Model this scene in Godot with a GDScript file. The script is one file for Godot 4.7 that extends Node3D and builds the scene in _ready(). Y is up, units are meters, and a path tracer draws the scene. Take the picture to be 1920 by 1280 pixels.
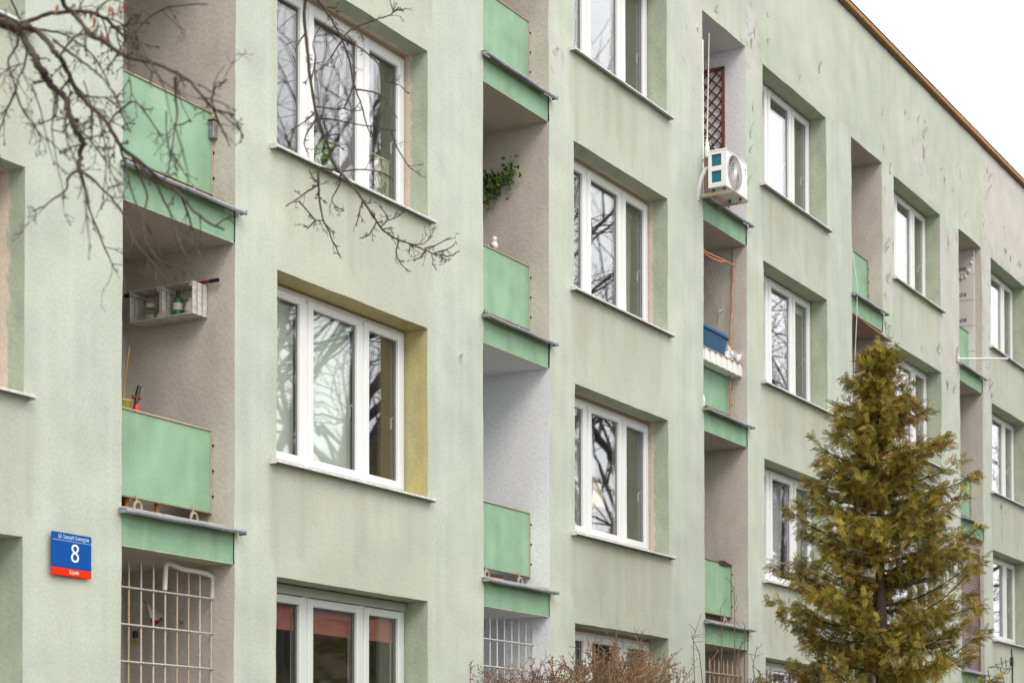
extends Node3D
# ------------------------------------------------------------------ constants
const GY := -1.2            # ground level
const FH := 2.75            # storey height
const PT := 5.5155          # bay pitch
const WW := 2.4485          # window opening width
const LINT := 2.341
const WBOT := 0.635
const LXL := -2.0           # loggia opening, relative to its bay
const LXR := -0.585
const LTOP := 10.628
const LDEEP := 1.22
const CF := 3600.0
const CX := 995.25
const CY := 1396.44
const EYE := Vector3(-13.4741, 0.4047, 10.2446)
var cR: Vector3
var cU: Vector3
var cF: Vector3
var rng := RandomNumberGenerator.new()
var M := {}
var nA := FastNoiseLite.new()
var nB := FastNoiseLite.new()
var nC := FastNoiseLite.new()
var building: Node3D
var used := {}

# ------------------------------------------------------------------ mesh builder
class MB:
	var v := PackedVector3Array()
	var n := PackedVector3Array()
	var c := PackedColorArray()
	var ix := PackedInt32Array()
	var col := Color.WHITE
	func tri(a: Vector3, b: Vector3, d: Vector3) -> void:
		var m := (b - a).cross(d - a).normalized()
		var k := v.size()
		v.append(a); v.append(b); v.append(d)
		for i in 3:
			n.append(m); c.append(col)
		ix.append(k); ix.append(k + 2); ix.append(k + 1)
	func quad(a: Vector3, b: Vector3, d: Vector3, e: Vector3) -> void:
		var m := (b - a).cross(e - a)
		if m.length_squared() < 1e-16:
			m = (d - b).cross(e - b)
		m = m.normalized()
		var k := v.size()
		v.append(a); v.append(b); v.append(d); v.append(e)
		for i in 4:
			n.append(m); c.append(col)
		ix.append(k); ix.append(k + 2); ix.append(k + 1)
		ix.append(k); ix.append(k + 3); ix.append(k + 2)
	func box(o: Vector3, s: Vector3, b := Basis()) -> void:
		var h := s * 0.5
		var x := b.x * h.x
		var y := b.y * h.y
		var z := b.z * h.z
		quad(o - x - y + z, o + x - y + z, o + x + y + z, o - x + y + z)
		quad(o + x - y - z, o - x - y - z, o - x + y - z, o + x + y - z)
		quad(o + x - y + z, o + x - y - z, o + x + y - z, o + x + y + z)
		quad(o - x - y - z, o - x - y + z, o - x + y + z, o - x + y - z)
		quad(o - x + y + z, o + x + y + z, o + x + y - z, o - x + y - z)
		quad(o - x - y - z, o + x - y - z, o + x - y + z, o - x - y + z)
	func ab(a: Vector3, b: Vector3) -> void:
		box((a + b) * 0.5, (b - a).abs())
	# box with chamfered edges
	func cbox(o: Vector3, s: Vector3, r: float, b := Basis()) -> void:
		var h := s * 0.5
		r = minf(r, minf(h.x, minf(h.y, h.z)) * 0.9)
		var p := func(x: float, y: float, z: float) -> Vector3: return o + b.x * x + b.y * y + b.z * z
		for ax in 3:
			for sg in [-1.0, 1.0]:
				var u := (ax + 1) % 3
				var w := (ax + 2) % 3
				var q := []
				for t in [[-1, -1], [1, -1], [1, 1], [-1, 1]]:
					var a := [0.0, 0.0, 0.0]
					a[ax] = sg * h[ax]
					a[u] = t[0] * (h[u] - r)
					a[w] = t[1] * (h[w] - r)
					q.append(p.call(a[0], a[1], a[2]))
				if sg > 0: quad(q[0], q[1], q[2], q[3])
				else: quad(q[3], q[2], q[1], q[0])
		for ax in 3:   # edges along ax
			var u := (ax + 1) % 3
			var w := (ax + 2) % 3
			for su in [-1.0, 1.0]:
				for sw in [-1.0, 1.0]:
					var q := []
					for t in [[-1, 0], [1, 0], [1, 1], [-1, 1]]:
						var a := [0.0, 0.0, 0.0]
						a[ax] = t[0] * (h[ax] - r)
						a[u] = su * (h[u] if t[1] == 0 else h[u] - r)
						a[w] = sw * (h[w] - r if t[1] == 0 else h[w])
						q.append(p.call(a[0], a[1], a[2]))
					if su * sw > 0: quad(q[0], q[1], q[2], q[3])
					else: quad(q[3], q[2], q[1], q[0])
		for sx in [-1.0, 1.0]:
			for sy in [-1.0, 1.0]:
				for sz in [-1.0, 1.0]:
					var a: Vector3 = p.call(sx * h.x, sy * (h.y - r), sz * (h.z - r))
					var d: Vector3 = p.call(sx * (h.x - r), sy * h.y, sz * (h.z - r))
					var e: Vector3 = p.call(sx * (h.x - r), sy * (h.y - r), sz * h.z)
					if sx * sy * sz > 0: tri(a, d, e)
					else: tri(a, e, d)
	# a flat ring: rectangle outer minus inner, front at z1, back at z0 (frame of a window)
	func frame(x0: float, y0: float, x1: float, y1: float, l: float, b: float, r: float, t: float, z0: float, z1: float, bev := 0.004) -> void:
		cbox(Vector3((x0 + x0 + l) / 2, (y0 + y1) / 2, (z0 + z1) / 2), Vector3(l, y1 - y0, z1 - z0), bev)
		cbox(Vector3((x1 + x1 - r) / 2, (y0 + y1) / 2, (z0 + z1) / 2), Vector3(r, y1 - y0, z1 - z0), bev)
		cbox(Vector3((x0 + l + x1 - r) / 2, y0 + b / 2, (z0 + z1) / 2 - 0.0006), Vector3(x1 - x0 - l - r, b, z1 - z0 - 0.0012), bev)
		cbox(Vector3((x0 + l + x1 - r) / 2, y1 - t / 2, (z0 + z1) / 2 - 0.0006), Vector3(x1 - x0 - l - r, t, z1 - z0 - 0.0012), bev)
	func tube(pts: Array, rad: Array, sides := 6, cap := true) -> void:
		var m := pts.size()
		if m < 2: return
		var t0: Vector3 = (pts[1] - pts[0]).normalized()
		var u := t0.cross(Vector3.UP if absf(t0.y) < 0.9 else Vector3.RIGHT).normalized()
		var base := v.size()
		for i in m:
			var t: Vector3 = (pts[mini(i + 1, m - 1)] - pts[maxi(i - 1, 0)]).normalized()
			u = (u - t * u.dot(t)).normalized()
			var w := t.cross(u)
			for k in sides:
				var a := TAU * k / sides
				var d := u * cos(a) + w * sin(a)
				v.append(pts[i] + d * rad[mini(i, rad.size() - 1)])
				n.append(d); c.append(col)
		for i in m - 1:
			for k in sides:
				var a := base + i * sides + k
				var b := base + i * sides + (k + 1) % sides
				ix.append(a); ix.append(a + sides); ix.append(b)
				ix.append(b); ix.append(a + sides); ix.append(b + sides)
		if cap:
			for e in 2:
				var i := 0 if e == 0 else m - 1
				var t: Vector3 = (pts[0] - pts[1]).normalized() if e == 0 else (pts[m - 1] - pts[m - 2]).normalized()
				var k0 := v.size()
				for k in sides:
					v.append(v[base + i * sides + k]); n.append(t); c.append(col)
				for k in range(1, sides - 1):
					if e == 0: ix.append(k0); ix.append(k0 + k); ix.append(k0 + k + 1)
					else: ix.append(k0); ix.append(k0 + k + 1); ix.append(k0 + k)
	func lathe(o: Vector3, prof: Array, sides := 14, b := Basis()) -> void:
		var base := v.size()
		var m := prof.size()
		for i in m:
			var p0: Vector2 = prof[maxi(i - 1, 0)]
			var p1: Vector2 = prof[mini(i + 1, m - 1)]
			var d := p1 - p0
			var nn := Vector2(d.y, -d.x).normalized()
			for k in sides:
				var a := TAU * k / sides
				var q: Vector2 = prof[i]
				v.append(o + b * Vector3(cos(a) * q.x, q.y, sin(a) * q.x))
				n.append((b * Vector3(cos(a) * nn.x, nn.y, sin(a) * nn.x)).normalized()); c.append(col)
		for i in m - 1:
			for k in sides:
				var a := base + i * sides + k
				var e := base + i * sides + (k + 1) % sides
				ix.append(a); ix.append(e); ix.append(a + sides)
				ix.append(e); ix.append(e + sides); ix.append(a + sides)
	func mesh() -> ArrayMesh:
		var a := []
		a.resize(Mesh.ARRAY_MAX)
		a[Mesh.ARRAY_VERTEX] = v; a[Mesh.ARRAY_NORMAL] = n; a[Mesh.ARRAY_COLOR] = c; a[Mesh.ARRAY_INDEX] = ix
		var am := ArrayMesh.new()
		am.add_surface_from_arrays(Mesh.PRIMITIVE_TRIANGLES, a)
		return am

# ------------------------------------------------------------------ scene helpers
func lin(r: float, g: float, b: float) -> Color:
	return Color(r, g, b).linear_to_srgb()

func put(mb: MB, called: String, mat: Material, parent: Node) -> MeshInstance3D:
	# geometry is written in world coordinates; the node sits under its parent
	var off: Vector3 = parent.global_position if parent != self else Vector3.ZERO
	if off != Vector3.ZERO:
		for i in mb.v.size():
			mb.v[i] -= off
	var o := MeshInstance3D.new()
	o.name = called
	o.mesh = mb.mesh()
	o.material_override = mat
	parent.add_child(o, true)
	return o

func numbered(called: String) -> String:
	if not used.has(called):
		used[called] = 0
		return called
	used[called] += 1
	return "%s_%03d" % [called, used[called]]

func thing(called: String, label: String, category: String, at: Vector3, group := "") -> Node3D:
	var o := Node3D.new()
	o.name = numbered(called)
	add_child(o)
	o.position = at
	o.set_meta("label", label); o.set_meta("category", category)
	if group != "": o.set_meta("group", group)
	return o

# a pixel of the photograph gives a direction; its distance comes from a plane it lies on
func ray(px: float, py: float) -> Vector3:
	return cF + cR * ((px - CX) / CF) - cU * ((py - CY) / CF)
func pz(px: float, py: float, z := 0.0) -> Vector3:
	var d := ray(px, py)
	return EYE + d * ((z - EYE.z) / d.z)
func pX(px: float, py: float, x: float) -> Vector3:
	var d := ray(px, py)
	return EYE + d * ((x - EYE.x) / d.x)
func pd(px: float, py: float, depth: float) -> Vector3:
	return EYE + ray(px, py) * depth

func noise_tex(size: int, freq: float, oct: int, lo: float, hi: float, seed_: int) -> ImageTexture:
	var f := FastNoiseLite.new()
	f.seed = seed_; f.frequency = freq; f.fractal_octaves = oct
	f.noise_type = FastNoiseLite.TYPE_SIMPLEX_SMOOTH
	var im := f.get_seamless_image(size, size)
	im.convert(Image.FORMAT_L8)
	var d := im.get_data()
	for i in d.size():
		d[i] = int(255.0 * (lo + (hi - lo) * d[i] / 255.0))
	im = Image.create_from_data(size, size, false, Image.FORMAT_L8, d)
	im.generate_mipmaps()
	return ImageTexture.create_from_image(im)

func normal_tex(size: int, freq: float, oct: int, strength: float, seed_: int) -> ImageTexture:
	var f := FastNoiseLite.new()
	f.seed = seed_; f.frequency = freq; f.fractal_octaves = oct
	f.noise_type = FastNoiseLite.TYPE_SIMPLEX_SMOOTH
	var im := f.get_seamless_image(size, size)
	im.convert(Image.FORMAT_RGBA8)
	im.bump_map_to_normal_map(strength)
	im.generate_mipmaps()
	return ImageTexture.create_from_image(im)

func plain(c: Color, rough := 0.7, metal := 0.0) -> StandardMaterial3D:
	var m := StandardMaterial3D.new()
	m.albedo_color = c; m.roughness = rough; m.metallic = metal
	return m

func grainy(c: Color, tex: Texture2D, nrm: Texture2D, scale: float, rough := 0.85, nscale := 0.5, metal := 0.0) -> StandardMaterial3D:
	var m := plain(c, rough, metal)
	m.albedo_texture = tex
	m.uv1_triplanar = true; m.uv1_world_triplanar = true
	m.uv1_scale = Vector3(scale, scale, scale)
	if nrm:
		m.normal_enabled = true; m.normal_texture = nrm; m.normal_scale = nscale
	m.vertex_color_use_as_albedo = true
	return m

func off(x: float, y: float) -> Vector3:   # unevenness of the plaster
	return Vector3(nB.get_noise_2d(x * 60.0, y * 60.0) * 0.004, nB.get_noise_2d(x * 60.0 + 900.0, y * 60.0) * 0.004, nA.get_noise_2d(x * 16.0, y * 16.0) * 0.010 + nB.get_noise_2d(x * 40.0, y * 40.0 + 500.0) * 0.0035)

# ------------------------------------------------------------------ entry
func _ready() -> void:
	rng.seed = 77
	nA.seed = 3; nA.frequency = 0.05; nA.fractal_octaves = 3
	nB.seed = 9; nB.frequency = 0.05; nB.fractal_octaves = 3
	nC.seed = 21; nC.frequency = 0.05; nC.fractal_octaves = 4
	setup_view()
	materials()
	structure()
	facade()
	for b in range(-1, 5):
		for f in range(1, 5):
			window(b, f)
	for i in 5:
		for f in range(1, 5):
			loggia(i, f)
	roof()
	flakes()
	loggia_things()
	window_things()
	trees()
	print("done")

func setup_view() -> void:
	var yaw := 1.0528
	var pitch := 0.0279
	var roll := -0.0018
	cF = Vector3(sin(yaw) * cos(pitch), sin(pitch), -cos(yaw) * cos(pitch))
	var r := Vector3(cos(yaw), 0, sin(yaw))
	var u := r.cross(cF)
	cR = r * cos(roll) + u * sin(roll)
	cU = u * cos(roll) - r * sin(roll)
	var cam := Camera3D.new()
	cam.name = "camera"
	add_child(cam)
	var near := 0.1
	cam.set_frustum(1280.0 / CF * near, Vector2((960.0 - CX) / CF * near, (CY - 640.0) / CF * near), near, 1500.0)
	cam.transform = Transform3D(Basis(cR, cU, -cF), EYE)
	var at := CameraAttributesPhysical.new()
	at.frustum_near = near; at.frustum_far = 1500.0
	at.frustum_focal_length = 50.0
	at.frustum_focus_distance = 20.0
	at.exposure_aperture = 2.0
	cam.attributes = at
	cam.near = near; cam.far = 1500.0
	cam.current = true
	var e := Environment.new()
	e.background_mode = Environment.BG_SKY
	var sm := ProceduralSkyMaterial.new()
	sm.sky_top_color = Color(1.0, 1.0, 1.0)
	sm.sky_horizon_color = Color(0.86, 0.87, 0.89)
	sm.sky_curve = 0.35
	sm.ground_horizon_color = Color(0.5, 0.5, 0.48)
	sm.ground_bottom_color = Color(0.4, 0.4, 0.38)
	sm.energy_multiplier = 2.1
	var sky := Sky.new()
	sky.sky_material = sm
	e.sky = sky
	e.tonemap_mode = Environment.TONE_MAPPER_LINEAR
	e.tonemap_exposure = 1.30
	e.sdfgi_enabled = true; e.ssao_enabled = true; e.ssil_enabled = true
	var we := WorldEnvironment.new()
	we.environment = e
	add_child(we)
	var sun := DirectionalLight3D.new()
	sun.name = "sun"
	sun.light_energy = 0.40
	sun.light_angular_distance = 25.0
	sun.light_color = Color(1.0, 0.97, 0.92)
	sun.shadow_enabled = true
	add_child(sun)
	sun.look_at_from_position(Vector3(-24, 30, 26), Vector3(4, 0, 0))

func materials() -> void:
	var g1 := noise_tex(512, 0.06, 5, 0.93, 1.0, 5)
	var gn := normal_tex(512, 0.06, 4, 3.0, 6)
	var g2 := noise_tex(256, 0.02, 5, 0.80, 1.0, 8)
	M.stucco = grainy(Color.WHITE, g1, gn, 0.8, 0.92, 0.2)
	M.plaster = grainy(Color.WHITE, g1, gn, 0.6, 0.95, 0.3)
	M.panel = grainy(Color.WHITE, g1, gn, 1.3, 0.85, 0.3)
	M.concrete = grainy(Color.WHITE, g2, gn, 1.5, 0.95, 0.5)
	M.pvc = plain(lin(0.78, 0.79, 0.80), 0.35)
	M.pvc.vertex_color_use_as_albedo = true
	M.sillwhite = grainy(lin(0.74, 0.74, 0.74), g2, null, 2.0, 0.45)
	M.zinc = grainy(lin(0.36, 0.40, 0.44), g2, null, 2.5, 0.5, 0.5, 0.35)
	M.rust = grainy(lin(0.25, 0.13, 0.06), g2, gn, 3.0, 0.9)
	M.edge = grainy(lin(0.55, 0.5, 0.42), g2, gn, 4.0, 0.85)
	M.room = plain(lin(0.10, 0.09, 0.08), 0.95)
	M.glass = StandardMaterial3D.new()
	M.glass.transparency = BaseMaterial3D.TRANSPARENCY_ALPHA
	M.glass.albedo_color = Color(0.9, 0.96, 0.94, 0.003)
	M.glass.roughness = 0.0
	M.glass.metallic_specular = 0.5
	M.glass.normal_enabled = true
	M.glass.normal_texture = normal_tex(256, 0.008, 1, 6.0, 41)
	M.glass.normal_scale = 0.008
	M.glass.uv1_triplanar = true; M.glass.uv1_world_triplanar = true
	M.glass.uv1_scale = Vector3(0.55, 0.55, 0.55)
	M.barwhite = grainy(Color.WHITE, g2, null, 6.0, 0.6)
	M.wood = grainy(Color.WHITE, g2, null, 3.0, 0.75)
	M.bark = grainy(Color.WHITE, g2, gn, 6.0, 0.95, 0.8)
	M.leaf = plain(Color.WHITE, 0.6)
	M.leaf.vertex_color_use_as_albedo = true
	M.leaf.backlight_enabled = true
	M.leaf.backlight = Color(0.25, 0.25, 0.2)
	M.cloth = grainy(Color.WHITE, g1, null, 4.0, 0.95)
	M.sheer = grainy(Color.WHITE, g1, null, 4.0, 0.95)
	M.plastic = plain(Color.WHITE, 0.4)
	M.plastic.vertex_color_use_as_albedo = true
	M.enamel = plain(Color.WHITE, 0.5)
	M.enamel.metallic_specular = 0.22
	M.enamel.vertex_color_use_as_albedo = true
	M.metal = grainy(Color.WHITE, g2, null, 4.0, 0.5, 0.5, 0.3)
	M.grass = grainy(lin(0.14, 0.13, 0.08), g2, gn, 0.8, 1.0)
	M.brick = grainy(Color.WHITE, g2, gn, 1.2, 0.95)

func structure() -> void:
	var mb := MB.new()
	mb.quad(Vector3(-700, GY, 700), Vector3(700, GY, 700), Vector3(700, GY, -700), Vector3(-700, GY, -700))
	var g := put(mb, "ground", M.grass, self)
	g.set_meta("kind", "structure")
	mb = MB.new()
	mb.col = Color(0.32, 0.31, 0.29)
	mb.ab(Vector3(-60, GY - 0.1, 9.0), Vector3(90, GY + 0.02, 11.5))
	g = put(mb, "path", M.concrete, self)
	g.set_meta("kind", "structure")
	building = thing("apartment_building", "long pale green plastered apartment block with recessed loggias and white windows", "building", Vector3(9, GY, 0))
	# low building across the yard, mirrored in the ground floor panes
	var ob := thing("brick_house", "low ochre building across the yard with a flat roof", "building", Vector3(30, GY, 29))
	mb = MB.new()
	mb.col = Color(0.23, 0.16, 0.09)
	mb.ab(Vector3(-2, GY, 26), Vector3(75, 6.2, 34))
	put(mb, "wall", M.brick, ob)
	mb = MB.new()
	mb.col = Color(0.12, 0.12, 0.12)
	mb.ab(Vector3(-2.3, 6.2, 25.6), Vector3(75.3, 6.5, 34.3))
	put(mb, "roof", M.brick, ob)
	for k in 12:
		mb = MB.new()
		mb.col = Color(0.6, 0.6, 0.58)
		var x := 1.0 + k * 6.0
		mb.frame(x, 2.6, x + 1.8, 4.2, 0.08, 0.08, 0.08, 0.08, 25.9, 26.02)
		var w := put(mb, "window", M.pvc, ob)
		mb = MB.new()
		mb.quad(Vector3(x + 1.75, 2.65, 25.95), Vector3(x + 0.05, 2.65, 25.95), Vector3(x + 0.05, 4.15, 25.95), Vector3(x + 1.75, 4.15, 25.95))
		put(mb, "pane", M.room, w)

# ------------------------------------------------------------------ facade
var PATCH := []   # places where the paint has come off: x0, y0, x1, y1

func wdy(b: int, f: int) -> float:
	return {"0,2": -0.027, "0,1": 0.012, "1,1": 0.04, "1,3": 0.02, "3,3": -0.02, "4,2": -0.03}.get("%d,%d" % [b, f], 0.0)

func fcol(x: float, y: float) -> Color:
	var col := Color(0.515, 0.565, 0.48)
	var big := nA.get_noise_2d(x * 7.0, y * 7.0)
	var mid := nC.get_noise_2d(x * 30.0 + 77.0, y * 30.0)
	var streak := nC.get_noise_2d(x * 110.0, y * 6.0 + 300.0)
	# rain-washed dirt on the strips between the windows
	var k := fposmod(x + 0.12, PT) - 0.12
	var in_strip := smoothstep(-0.10, 0.10, k) * (1.0 - smoothstep(WW - 0.12, WW + 0.12, k)) if k < 4.0 else 0.0
	var dirt := in_strip * clampf(0.65 + 0.5 * mid + 0.35 * streak, 0.0, 1.3)
	if y > 10.7:
		dirt = 0.35 + 0.6 * maxf(0.0, streak) 
	col = col.lerp(Color(0.44, 0.455, 0.345), clampf(dirt * 0.75, 0.0, 1.0))
	# runs below the sills: washed-down dirt plus sill shade painted into the colour
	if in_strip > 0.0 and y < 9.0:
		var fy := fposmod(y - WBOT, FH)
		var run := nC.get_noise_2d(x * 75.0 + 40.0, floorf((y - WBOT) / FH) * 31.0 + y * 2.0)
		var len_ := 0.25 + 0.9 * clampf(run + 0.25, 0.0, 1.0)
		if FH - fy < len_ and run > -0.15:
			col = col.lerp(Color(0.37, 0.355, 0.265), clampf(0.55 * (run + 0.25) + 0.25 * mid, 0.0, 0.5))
	col = col.lerp(Color(0.51, 0.535, 0.44), clampf(0.4 * big + 0.2, 0.0, 0.5))
	col = col * (1.0 + 0.11 * mid + 0.09 * streak + 0.08 * big)
	for p in PATCH:
		if x > p[0] - 0.3 and x < p[2] + 0.3 and y > p[1] - 0.3 and y < p[3] + 0.3:
			var d := maxf(maxf(p[0] - x, x - p[2]), maxf(p[1] - y, y - p[3]))
			d += 0.16 * nB.get_noise_2d(x * 45.0, y * 30.0) * 2.0
			if d < 0.0:
				var g := 1.0 + 0.10 * mid
				col = col.lerp(Color(0.56 * g, 0.54 * g, 0.52 * g), 0.85)
			elif d < 0.02:
				col = col * 0.8
	return col

func subdivide(a: Array, step: float) -> PackedFloat32Array:
	a.sort()
	var r := PackedFloat32Array()
	for i in a.size() - 1:
		var d: float = a[i + 1] - a[i]
		if d < 0.0005: continue
		var m := maxi(1, ceili(d / step))
		for k in m:
			r.append(a[i] + d * k / m)
	r.append(a[-1])
	return r

func facade() -> void:
	for q in [[1286, 0, 1318, 100], [1658, 380, 1674, 560], [1764, 455, 1798, 690], [1845, 330, 1920, 470], [1716, 270, 1735, 300], [1846, 470, 1856, 760], [1040, 96, 1056, 116], [1400, 30, 1420, 120], [855, 672, 872, 688]]:
		var a := pz(q[0], q[3])
		var b := pz(q[2], q[1])
		PATCH.append([a.x, minf(a.y, b.y), b.x, maxf(a.y, b.y) - 0.5 * absf(b.y - a.y) * 0.0])
	var holes := []
	var ex := [-9.0, 27.0]
	var ey := [GY, 12.56]
	for b in range(-1, 5):
		for f in range(1, 5):
			var y := (f - 1) * FH + wdy(b, f)
			holes.append([b * PT, y + WBOT, b * PT + WW, y + LINT])
	for i in 5:
		holes.append([i * PT + LXL, -0.05, i * PT + LXR, LTOP])
	for h in holes:
		ex.append(h[0]); ex.append(h[2]); ey.append(h[1]); ey.append(h[3])
	var xs := subdivide(ex, 0.065)
	var ys := subdivide(ey, 0.065)
	var nx := xs.size()
	var ny := ys.size()
	var mb := MB.new()
	for j in ny:
		for i in nx:
			mb.v.append(Vector3(xs[i], ys[j], 0) + off(xs[i], ys[j]))
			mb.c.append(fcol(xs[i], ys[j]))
	mb.n.resize(nx * ny)
	for j in ny:
		for i in nx:
			var k := j * nx + i
			var dx := mb.v[j * nx + mini(i + 1, nx - 1)] - mb.v[j * nx + maxi(i - 1, 0)]
			var dy := mb.v[mini(j + 1, ny - 1) * nx + i] - mb.v[maxi(j - 1, 0) * nx + i]
			mb.n[k] = dx.cross(dy).normalized()
	for j in ny - 1:
		var yc := (ys[j] + ys[j + 1]) * 0.5
		var row := []
		for h in holes:
			if yc > h[1] and yc < h[3]: row.append(h)
		for i in nx - 1:
			var xc := (xs[i] + xs[i + 1]) * 0.5
			var hole := false
			for h in row:
				if xc > h[0] and xc < h[2]:
					hole = true
					break
			if hole: continue
			var k := j * nx + i
			mb.ix.append(k); mb.ix.append(k + nx); mb.ix.append(k + 1)
			mb.ix.append(k + 1); mb.ix.append(k + nx); mb.ix.append(k + nx + 1)
	put(mb, "facade_wall", M.stucco, building)
	# the rest of the shell: end walls, back, and the floors between the storeys
	mb = MB.new()
	mb.col = Color(0.45, 0.48, 0.36)
	mb.quad(Vector3(-9, GY, -11), Vector3(-9, GY, 0), Vector3(-9, 12.56, 0), Vector3(-9, 12.56, -11))
	mb.quad(Vector3(27, GY, 0), Vector3(27, GY, -11), Vector3(27, 12.56, -11), Vector3(27, 12.56, 0))
	mb.quad(Vector3(27, GY, -11), Vector3(-9, GY, -11), Vector3(-9, 12.56, -11), Vector3(27, 12.56, -11))
	put(mb, "side_wall", M.stucco, building)

# strip of plaster between two edges; along t, across s; colour by callback
func sheet(mb: MB, a: Vector3, b: Vector3, d: Vector3, e: Vector3, nu: int, nv: int, paint: Callable, edge := 0) -> void:
	# a-b is the first edge (v = 0), e-d the opposite (v = 1); edge 1: v = 0 lies in the facade and follows its unevenness
	var base := mb.v.size()
	var nn := (b - a).cross(e - a).normalized()
	for j in nv + 1:
		for i in nu + 1:
			var u := float(i) / nu
			var w := float(j) / nv
			var p := a.lerp(b, u).lerp(e.lerp(d, u), w)
			if edge == 1 and j == 0: p += off(p.x, p.y)
			mb.v.append(p); mb.n.append(nn); mb.c.append(paint.call(p))
	for j in nv:
		for i in nu:
			var k := base + j * (nu + 1) + i
			mb.ix.append(k); mb.ix.append(k + nu + 1); mb.ix.append(k + 1)
			mb.ix.append(k + 1); mb.ix.append(k + nu + 1); mb.ix.append(k + nu + 2)

func window(b: int, f: int) -> void:
	var x0 := b * PT
	var x1 := x0 + WW
	var yo := (f - 1) * FH + wdy(b, f)
	var yb := yo + WBOT
	var yt := yo + LINT
	var key := "%d,%d" % [b, f]
	var yellow: bool = key == "0,2"
	var bare: float = {"0,3": 0.06, "1,3": 0.05, "1,2": 0.06, "-1,2": 0.10, "1,1": 0.03}.get(key, 0.0)
	var paint := func(p: Vector3) -> Color:
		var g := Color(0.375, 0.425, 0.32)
		if yellow:
			g = Color(0.46, 0.40, 0.16).lerp(Color(0.42, 0.42, 0.24), clampf(0.4 + nC.get_noise_2d(p.z * 160.0, p.y * 20.0) * 1.2, 0.0, 1.0))
			g = g.lerp(Color(0.50, 0.42, 0.26), clampf(nC.get_noise_2d(p.y * 25.0, p.z * 90.0 + 50.0) * 1.5, 0.0, 0.6))
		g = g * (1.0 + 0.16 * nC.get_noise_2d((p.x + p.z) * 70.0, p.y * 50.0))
		if bare > 0.0 and p.z < -0.25 + bare * (0.9 + 0.35 * nB.get_noise_2d((p.y + p.x) * 90.0, 11.0)):
			g = Color(0.60, 0.51, 0.42) * (1.0 + 0.1 * nC.get_noise_2d(p.x * 80.0, p.y * 80.0))
		return g
	var mb := MB.new()
	var zb := -0.30
	# right jamb, left jamb, head, bottom
	sheet(mb, Vector3(x1, yt, 0), Vector3(x1, yb, 0), Vector3(x1, yb, zb), Vector3(x1, yt, zb), 40, 14, paint, 1)
	sheet(mb, Vector3(x0, yb, 0), Vector3(x0, yt, 0), Vector3(x0, yt, zb), Vector3(x0, yb, zb), 40, 6, paint, 1)
	sheet(mb, Vector3(x0, yt, 0), Vector3(x1, yt, 0), Vector3(x1, yt, zb), Vector3(x0, yt, zb), 50, 14, paint, 1)
	sheet(mb, Vector3(x1, yb, 0), Vector3(x0, yb, 0), Vector3(x0, yb, zb), Vector3(x1, yb, zb), 50, 3, paint, 1)
	put(mb, "window_reveal", M.plaster, building)
	# frame: outer frame with two mullions
	mb = MB.new()
	var fy0 := yo + 0.70
	var fy1 := yo + 2.30
	if bare <= 0.0: fy1 = yo + 2.325
	mb.col = Color(0.95, 0.95, 0.95)
	if key == "0,1":
		mb.col = Color(0.80, 0.84, 0.80)
	var fcolr := mb.col
	mb.frame(x0 + 0.012, fy0, x1 - 0.012, fy1, 0.07, 0.07, 0.07, 0.06, -0.335, -0.268)
	for q in [[0.745, 0.835], [1.655, 1.745]]:
		mb.cbox(Vector3(x0 + (q[0] + q[1]) / 2, (fy0 + fy1) / 2, -0.302), Vector3(q[1] - q[0], fy1 - fy0 - 0.13, 0.066), 0.004)
	var w := put(mb, "window", M.pvc, building)
	if key == "0,1":     # shutter box above the frame
		mb = MB.new()
		mb.col = Color(0.52, 0.54, 0.47)
		mb.cbox(Vector3((x0 + x1) / 2, fy1 - 0.035, -0.285), Vector3(WW - 0.03, 0.085, 0.085), 0.008)
		put(mb, "shutter_box", M.pvc, w)
	# packing between frame and plaster
	mb = MB.new()
	mb.col = Color(0.5, 0.43, 0.35)
	mb.ab(Vector3(x0, fy1, -0.335), Vector3(x1, yt, -0.285))
	mb.ab(Vector3(x0, yb, -0.335), Vector3(x1, fy0, -0.285))
	mb.ab(Vector3(x0, fy0, -0.333), Vector3(x0 + 0.012, fy1, -0.285))
	mb.ab(Vector3(x1 - 0.012, fy0, -0.333), Vector3(x1, fy1, -0.285))
	put(mb, "joint_filler", M.plaster, w)
	var sash := [[0.05, 0.765, 0.14, 0.684], [0.815, 1.675, 0.895, 1.60], [1.725, 2.398, 1.803, 2.31]]
	for k in 3:
		var s: Array = sash[k]
		mb = MB.new()
		mb.col = fcolr
		var sy0 := fy0 + 0.04
		var sy1 := fy1 - (0.035 if key != "0,1" else 0.085)
		mb.frame(x0 + s[0], sy0, x0 + s[1], sy1, s[2] - s[0], 0.078, s[1] - s[3], 0.075, -0.318, -0.25, 0.009)
		var so := put(mb, "sash", M.pvc, w)
		so.name = "sash" if k == 0 else "sash_%03d" % k
		mb = MB.new()
		var tl := rng.randf_range(-0.003, 0.003)
		var tv := rng.randf_range(-0.002, 0.002)
		for zz in [-0.2830, -0.2865, -0.3020, -0.3055]:   # two panes, each with two faces
			mb.quad(Vector3(x0 + s[2] - 0.01, sy0 + 0.068, zz - tl - tv), Vector3(x0 + s[3] + 0.01, sy0 + 0.068, zz + tl - tv), Vector3(x0 + s[3] + 0.01, sy1 - 0.065, zz + tl + tv), Vector3(x0 + s[2] - 0.01, sy1 - 0.065, zz - tl + tv))
		put(mb, "pane", M.glass, w)
		mb = MB.new()   # grey edge seal of the double pane
		mb.col = Color(0.10, 0.11, 0.11)
		mb.frame(x0 + s[2] - 0.012, sy0 + 0.066, x0 + s[3] + 0.012, sy1 - 0.063, 0.022, 0.022, 0.022, 0.022, -0.304, -0.285, 0.001)
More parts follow.
